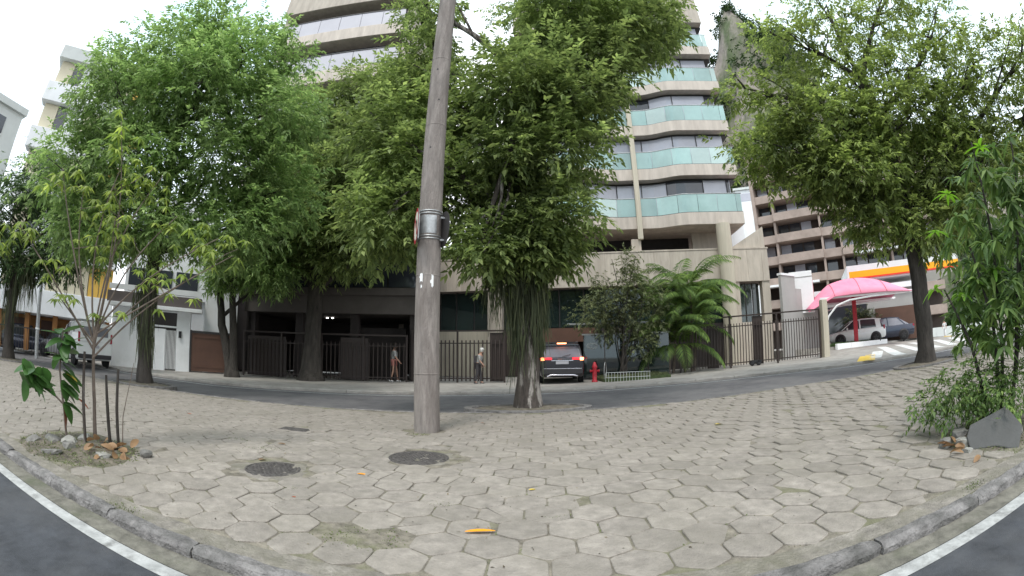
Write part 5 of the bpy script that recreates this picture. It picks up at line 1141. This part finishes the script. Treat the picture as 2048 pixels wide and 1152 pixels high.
b = MB(); b.box(-2.30, -2.26, -.26, .26, .80, .92); b.build('number_plate', 'plate_grey', suv, .004)
b = MB(); b.box(-2.30, -2.24, -.45, .45, .935, .965); b.build('chrome_strip', 'chrome', suv)
b = MB(); b.box(-2.34, -2.2, -.84, .84, .38, .60); b.build('bumper', 'plastic_dark', suv, .04)
b = MB(); b.box(-2.352, -2.31, -.80, .80, .605, .635); b.build('bumper_strip', 'chrome', suv, .008)
b = MB(); b.tube([(-2.33, -.62, .30), (-2.35, -.45, .36), (-2.35, .45, .36), (-2.33, .62, .30)], .035, 6); b.build('skid_plate', 'chrome', suv)
b = MB(); b.box(-2.285, -2.26, -.12, -.12+.24, .985, 1.0); 
# white hatchback and dark sedan at the filling station
hb, hw = car('hatchback_car', 'white hatchback parked behind the red pillar at the filling station', (21.2, 21.2, .94), R(148), 'car_white',
    [(-1.95, .90, .36, .88), (-1.85, .97, .28, .93), (-1.2, 1.0, .22, .94), (0, 1.0, .20, .90), (.9, 1.0, .20, .88), (1.5, .96, .22, .78), (1.88, .86, .28, .66), (1.95, .78, .36, .58)],
    [(-1.80, .90, .96, .92, .90), (-1.50, .92, 1.40, .93, .76), (-.5, .92, 1.47, .94, .76), (.25, .90, 1.42, .94, .76), (1.15, .86, .90, .92, .88)],
    [(-1.68, 1.40, .77), (-1.2, 1.46, .79), (-.3, 1.48, .79), (.3, 1.41, .77)], 1.72, (-1.22, 1.22), .30,
    pillars=[(-1.45, .92, .93, -1.40, 1.42, .76, .34), (-.15, .92, .94, -.15, 1.47, .76, .09), (1.1, .88, .92, .3, 1.42, .76, .08)])
for s in (1, -1): lamp(hb, 'lamp_red_off', -1.84, s*.76, .90, .06, .07, .13); b = MB(); b.lathe([(.02, -.05), (.08, -.03), (.09, .03), (.03, .06)], 10, (.75, s*.95, .95), 'x'); b.build('wing_mirror', 'car_white', hb); b = MB(); b.box(-.1, .05, s*.845-.01, s*.845+.02, .76, .79); b.build('door_handle', 'chrome', hb)
sd, hw = car('sedan_car', 'dark navy sedan parked behind the white hatchback', (23.9, 19.9+1.2, .94), R(150), 'car_navy',
    [(-2.2, .88, .38, .90), (-2.1, .96, .28, .95), (-1.3, 1.0, .22, .96), (0, 1.0, .20, .92), (1.1, 1.0, .20, .88), (1.8, .96, .22, .78), (2.15, .86, .28, .68), (2.25, .78, .36, .60)],
    [(-1.75, .94, .98, .92, .88), (-1.0, .94, 1.40, .93, .76), (-.4, .94, 1.46, .94, .75), (.35, .92, 1.42, .94, .75), (1.25, .88, .92, .92, .88)],
    [(-1.1, 1.40, .76), (-.5, 1.46, .78), (.0, 1.47, .78), (.4, 1.41, .76)], 1.76, (-1.32, 1.35), .31, 'tail_glass',
    pillars=[(-1.45, .95, .92, -.95, 1.42, .76, .12), (-.15, .94, .94, -.15, 1.46, .75, .08), (1.2, .90, .92, .4, 1.42, .75, .08)])
for s in (1, -1): lamp(sd, 'lamp_red_off', -2.12, s*.72, .86, .06, .12, .07); lamp(sd, 'plate_grey', 2.05, s*.66, .66, .08, .12, .05, 'head_lamp')
# white van with roof rack on the left
vn, hw = car('van_car', 'white panel van with roof rack parked before the white house', (-18.75, 12.55, T(-18.5)), R(163), 'car_white',
    [(-2.0, .97, .34, 1.02), (-1.95, 1.0, .28, 1.05), (-1.0, 1.0, .24, 1.05), (0, 1.0, .22, 1.02), (1.0, 1.0, .22, .98), (1.6, .96, .24, .88), (2.0, .86, .30, .74)],
    [(-1.98, 1.02, 1.74, .96, .86), (-1.0, 1.02, 1.78, .97, .86), (.1, 1.0, 1.76, .97, .85), (.45, .98, 1.66, .96, .84), (1.35, .92, .98, .92, .88)],
    [(-2.0, 1.74, .87), (-1.0, 1.79, .88), (.1, 1.77, .87), (.5, 1.65, .85)], 1.74, (-1.30, 1.25), .31,
    pillars=[(1.25, .95, .92, .5, 1.65, .85, .09)])
for s in (1, -1):
    b = MB(); hwv = .87
    b.add([(-2.0, s*(hwv*.965+.004), 1.0), (-.35, s*(hwv*.975+.004), 1.0), (-.35, s*(hwv*.865+.006), 1.76), (-2.0, s*(hwv*.865+.006), 1.74), (-2.0, s*(hwv*.965-.02), 1.0), (-.35, s*(hwv*.975-.02), 1.0), (-.35, s*(hwv*.865-.02), 1.76), (-2.0, s*(hwv*.865-.02), 1.74)], [(0, 1, 2, 3), (7, 6, 5, 4), (0, 4, 5, 1), (3, 2, 6, 7)]); b.build('side_panel', 'car_white', vn)
    lamp(vn, 'lamp_red_off', -2.0, s*.79, 1.20, .03, .06, .20); b = MB(); b.tube([(-1.7, s*.62, 1.90), (.2, s*.62, 1.90)], .02, 6); b.build('rack_bar', 'galvanised', vn)
    b = MB(); b.box(-1.9, 1.5, s*.875-.01, s*.875+.012, .42, .62); b.build('side_moulding', 'plastic_dark', vn)
for x in (-1.6, -.7, .1): b = MB(); b.tube([(x, -.62, 1.78), (x, -.62, 1.90), (x, .62, 1.90), (x, .62, 1.78)], .018, 6); b.build('rack_hoop', 'galvanised', vn)
b = MB(); b.box(-2.03, -1.99, -.80, .80, 1.02, 1.72); b.build('rear_door', 'car_white', vn, .02); b = MB(); b.box(-2.045, -2.03, -.62, .62, 1.25, 1.62); b.build('rear_window', 'tail_glass', vn)
b = MB(); b.box(-2.06, -1.95, -.82, .82, .34, .52); b.build('bumper', 'plastic_dark', vn, .03); b = MB(); b.box(-2.05, -2.03, -.2, .2, .78, .90); b.build('number_plate', 'plate_grey', vn)
# two cars far left under the white block
def small_car(name, label, x, y, rz, m):
    c_, hw = car(name, label, (x, y, T(x)), rz, m, [(-1.95, .90, .36, .86), (-1.2, 1.0, .22, .92), (0, 1.0, .20, .90), (1.2, 1.0, .20, .84), (1.95, .82, .32, .62)],
        [(-1.7, .90, .96, .92, .88), (-1.1, .90, 1.40, .93, .76), (.2, .90, 1.42, .94, .76), (1.1, .86, .90, .92, .88)], [(-1.2, 1.40, .77), (-.4, 1.45, .79), (.3, 1.41, .77)], 1.70, (-1.2, 1.2), .30, pillars=[(-.2, .92, .94, -.2, 1.42, .76, .09)])
    return c_
small_car('parked_car', 'dark blue car parked under the white block beyond the lamp post', -26.0, 13.0, R(60), 'car_navy')
small_car('parked_car', 'pale car half hidden between lamp post and van', -23.4, 14.4, R(190), 'car_silver')

# hydrant and bicycle-wheel-like hoop beside it
hy = thing('fire_hydrant', 'red cast fire hydrant standing at the right of the black car', 'hydrant', (3.42, 18.0, T(3.4)))
b = MB(); b.lathe([(.13, 0), (.13, .05), (.095, .08), (.09, .55), (.11, .60), (.11, .66), (.085, .70), (.06, .80), (.025, .84)], 18); b.build('barrel', 'red_paint', hy)
for s in (1, -1): b = MB(); b.lathe([(.045, 0), (.045, s*.16), (.06, s*.16), (.06, s*.20)], 12, (0, 0, .46), 'x'); b.build('outlet_cap', 'red_paint', hy)
b = MB(); b.lathe([(.05, -.14), (.05, 0)], 12, (0, 0, .38), 'y'); b.build('front_outlet', 'red_paint', hy)
hoop = MB().tube([(.22*math.sin(a*math.pi/14), 0, .40-.40*math.cos(a*math.pi/14)) for a in range(29)], .014, 6, cap=False).build('metal_hoop', 'galvanised'); hoop.location = (3.80, 17.65, T(3.8)+.01); hoop.rotation_euler = (0, 0, R(65)); tag(hoop, 'grey metal hoop standing between hydrant and wire edging', 'hoop')

# ------------------------------------------------------------------ people
def skin_mesh(name, m, parent, verts, edges, rad, root=0, sub=2):
    me = bpy.data.meshes.new(name); me.from_pydata(verts, edges, []); o = bpy.data.objects.new(name, me); col.objects.link(o); me.materials.append(MATS[m])
    o.parent = parent; md = o.modifiers.new('skin', 'SKIN'); md.use_smooth_shade = True
    sk = me.skin_vertices[0].data
    for i, q in enumerate(rad): sk[i].radius = q if hasattr(q, '__len__') else (q, q); sk[i].use_root = (i == root)
    s = o.modifiers.new('sub', 'SUBSURF'); s.levels = sub; s.render_levels = sub
    return o
def person(label, loc, rz, H, shirt, lower, stride=.14, armswing=.12, bend=0., lower_len=.5, hair='hair', bag=False, cap=False, legs_bare=False):
    t = thing('person', label, 'person', loc, rz); k = H/1.70
    def P(x, y, z): return (x*k, y*k, z*k)                # x = facing, y = left
    fb = bend                                              # forward lean at the shoulders
    V = [P(0, 0, .92), P(fb*.3, 0, 1.10), P(fb*.8, 0, 1.30), P(fb, 0, 1.40), P(fb*1.25, 0, 1.47), P(fb*1.45+.015, 0, 1.56), P(fb*1.5+.02, 0, 1.64),
         P(0, .085, .88), P(stride*.6+.02, .09, .48), P(stride, .09, .08), P(stride+.13, .09, .03),
         P(0, -.085, .88), P(-stride*.35+.03, -.09, .48), P(-stride, -.09, .09), P(-stride+.12, -.09, .03),
         P(fb*.95, .17, 1.37), P(fb*.8-armswing*.5, .21, 1.12), P(fb*.8-armswing+.10, .20, .90), P(fb*.8-armswing+.14, .19, .82),
         P(fb*.95, -.17, 1.37), P(fb*.8+armswing*.5, -.21, 1.12), P(fb*.8+armswing+.12, -.20, .92), P(fb*.8+armswing+.17, -.19, .85)]
    E = [(0, 1), (1, 2), (2, 3), (3, 4), (4, 5), (5, 6), (0, 7), (7, 8), (8, 9), (9, 10), (0, 11), (11, 12), (12, 13), (13, 14), (3, 15), (15, 16), (16, 17), (17, 18), (3, 19), (19, 20), (20, 21), (21, 22)]
    Rr = [(.12, .15), (.10, .13), (.11, .15), (.09, .11), .048, (.085, .075), (.07, .065), .085, .058, .038, .032, .085, .058, .038, .032, .052, .040, .032, .028, .052, .040, .032, .028]
    skin_mesh('body', 'skin' if legs_bare else 'skin', t, V, E, [tuple(a*k for a in q) if hasattr(q, '__len__') else q*k for q in Rr])
    # clothing shells
    top = [0, 1, 2, 3, 15, 16, 19, 20]; idx = {v: i for i, v in enumerate(top)}
    TV = [V[i] for i in top]; TE = [(idx[a], idx[b]) for a, b in [(0, 1), (1, 2), (2, 3), (3, 15), (15, 16), (3, 19), (19, 20)]]
    TR = [(.145*k, .175*k), (.13*k, .16*k), (.13*k, .175*k), (.10*k, .125*k), .068*k, .058*k, .068*k, .058*k]
    skin_mesh('shirt', shirt, t, TV, TE, TR)
    lo = [0, 7, 8, 11, 12] + ([9, 13] if lower_len > .6 else []); idx = {v: i for i, v in enumerate(lo)}
    LV = [V[i] for i in lo]
    if lower_len < .45:
        for a, b in ((7, 8), (11, 12)): LV[idx[b]] = tuple(np.array(V[a])*(1-lower_len*1.6)+np.array(V[b])*lower_len*1.6)
    LE = [(idx[0], idx[7]), (idx[7], idx[8]), (idx[0], idx[11]), (idx[11], idx[12])] + ([(idx[8], idx[9]), (idx[12], idx[13])] if lower_len > .6 else [])
    skin_mesh('trousers' if lower_len > .6 else 'shorts', lower, t, LV, LE, [(.135*k, .165*k), .102*k, .078*k, .102*k, .078*k] + ([.056*k, .056*k] if lower_len > .6 else []))
    hc = np.array(V[6]); hm = MB(); n = 14
    prof = [(.001, .115), (.06, .105), (.092, .06), (.098, .01), (.088, -.05), (.075, -.09 if hair == 'hair' else -.02)]
    hm.lathe([(a*k*1.02, b_*k) for a, b_ in prof], n, tuple(hc+np.array([-.012*k, 0, -.005*k]))); hm.build('cap' if cap else 'hair', 'cap_white' if cap else 'hair', t)
    fx = hc[0]+.070*k
    for s in (1, -1): b = MB(); b.lathe([(.012*k, -.003), (.012*k, .004), (.004*k, .006)], 8, (fx+.012*k, s*.030*k, hc[2]-.035*k), 'x'); b.build('eye', 'hair', t)
    b = MB(); b.tube([(fx+.012*k, 0, hc[2]-.03*k), (fx+.035*k, 0, hc[2]-.075*k), (fx+.012*k, 0, hc[2]-.085*k)], [.008*k, .012*k, .008*k], 6); b.build('nose', 'skin', t)
    if cap: b = MB(); b.lathe([(.002, 0), (.10*k, .0), (.10*k, .012*k), (.002, .012*k)], 14, (fx+.0*k, 0, hc[2]+.01*k)); b.build('cap_peak', 'cap_white', t)
    if bag:
        b = MB(); b.box((-.26+fb*.6)*k, (-.10+fb*.6)*k, -.14*k, .14*k, .98*k, 1.36*k); o = b.build('backpack', 'cloth_dark', t, .03)
    # hands: palm with five separate fingers
    for (w_, h_) in ((17, 18), (21, 22)):
        c = np.array(V[h_]); d = unit(np.array(V[h_])-np.array(V[w_])); sgn = 1 if c[1] > 0 else -1
        for j in range(5):
            off = np.array([(.022-.012*j)*k if j < 4 else .03*k, 0, 0]); ln = [.055, .062, .058, .045, .04][j]*k
            e = c+off+d*ln+np.array([.008*k, -sgn*.012*k, 0]) if j < 4 else c+off+d*ln*.6+np.array([.02*k, -sgn*.01*k, 0])
            b = MB(); b.tube([c+off*.6, (c+off+e)/2+np.array([.004*k, 0, 0]), e], [.009*k, .008*k, .006*k], 6); b.build('finger', 'skin', t)
    for (a, z_) in ((10, 9), (14, 13)):
        p1, p2 = np.array(V[z_]), np.array(V[a]); b = MB(); b.tube([p1+np.array([-.05*k, 0, -.05*k]), p1+np.array([.03*k, 0, -.045*k]), p2+np.array([.02*k, 0, -.008*k])], [.040*k, .045*k, .028*k], 8); b.build('shoe', 'cloth_white' if legs_bare else 'cloth_dark', t)
    return t
person('person walking in a grey top and short pink shorts before the shaded garage', (-5.35, 19.35, T(-5)), R(12), 1.72, 'cloth_grey', 'cloth_pink', .16, .10, .02, .3, legs_bare=True)
person('person in white cap and grey top with a backpack walking by the bar fence', (-1.48, 18.9, T(-1.5)), R(-12), 1.52, 'cloth_grey', 'cloth_dark', .13, .10, .12, .9, bag=True, cap=True)
person('person in long white clothes on the pavement beyond the zebra stripes', (42.0, 27.6, .60), R(200), 1.66, 'cloth_white', 'cloth_white', .12, .08, .02, .9)
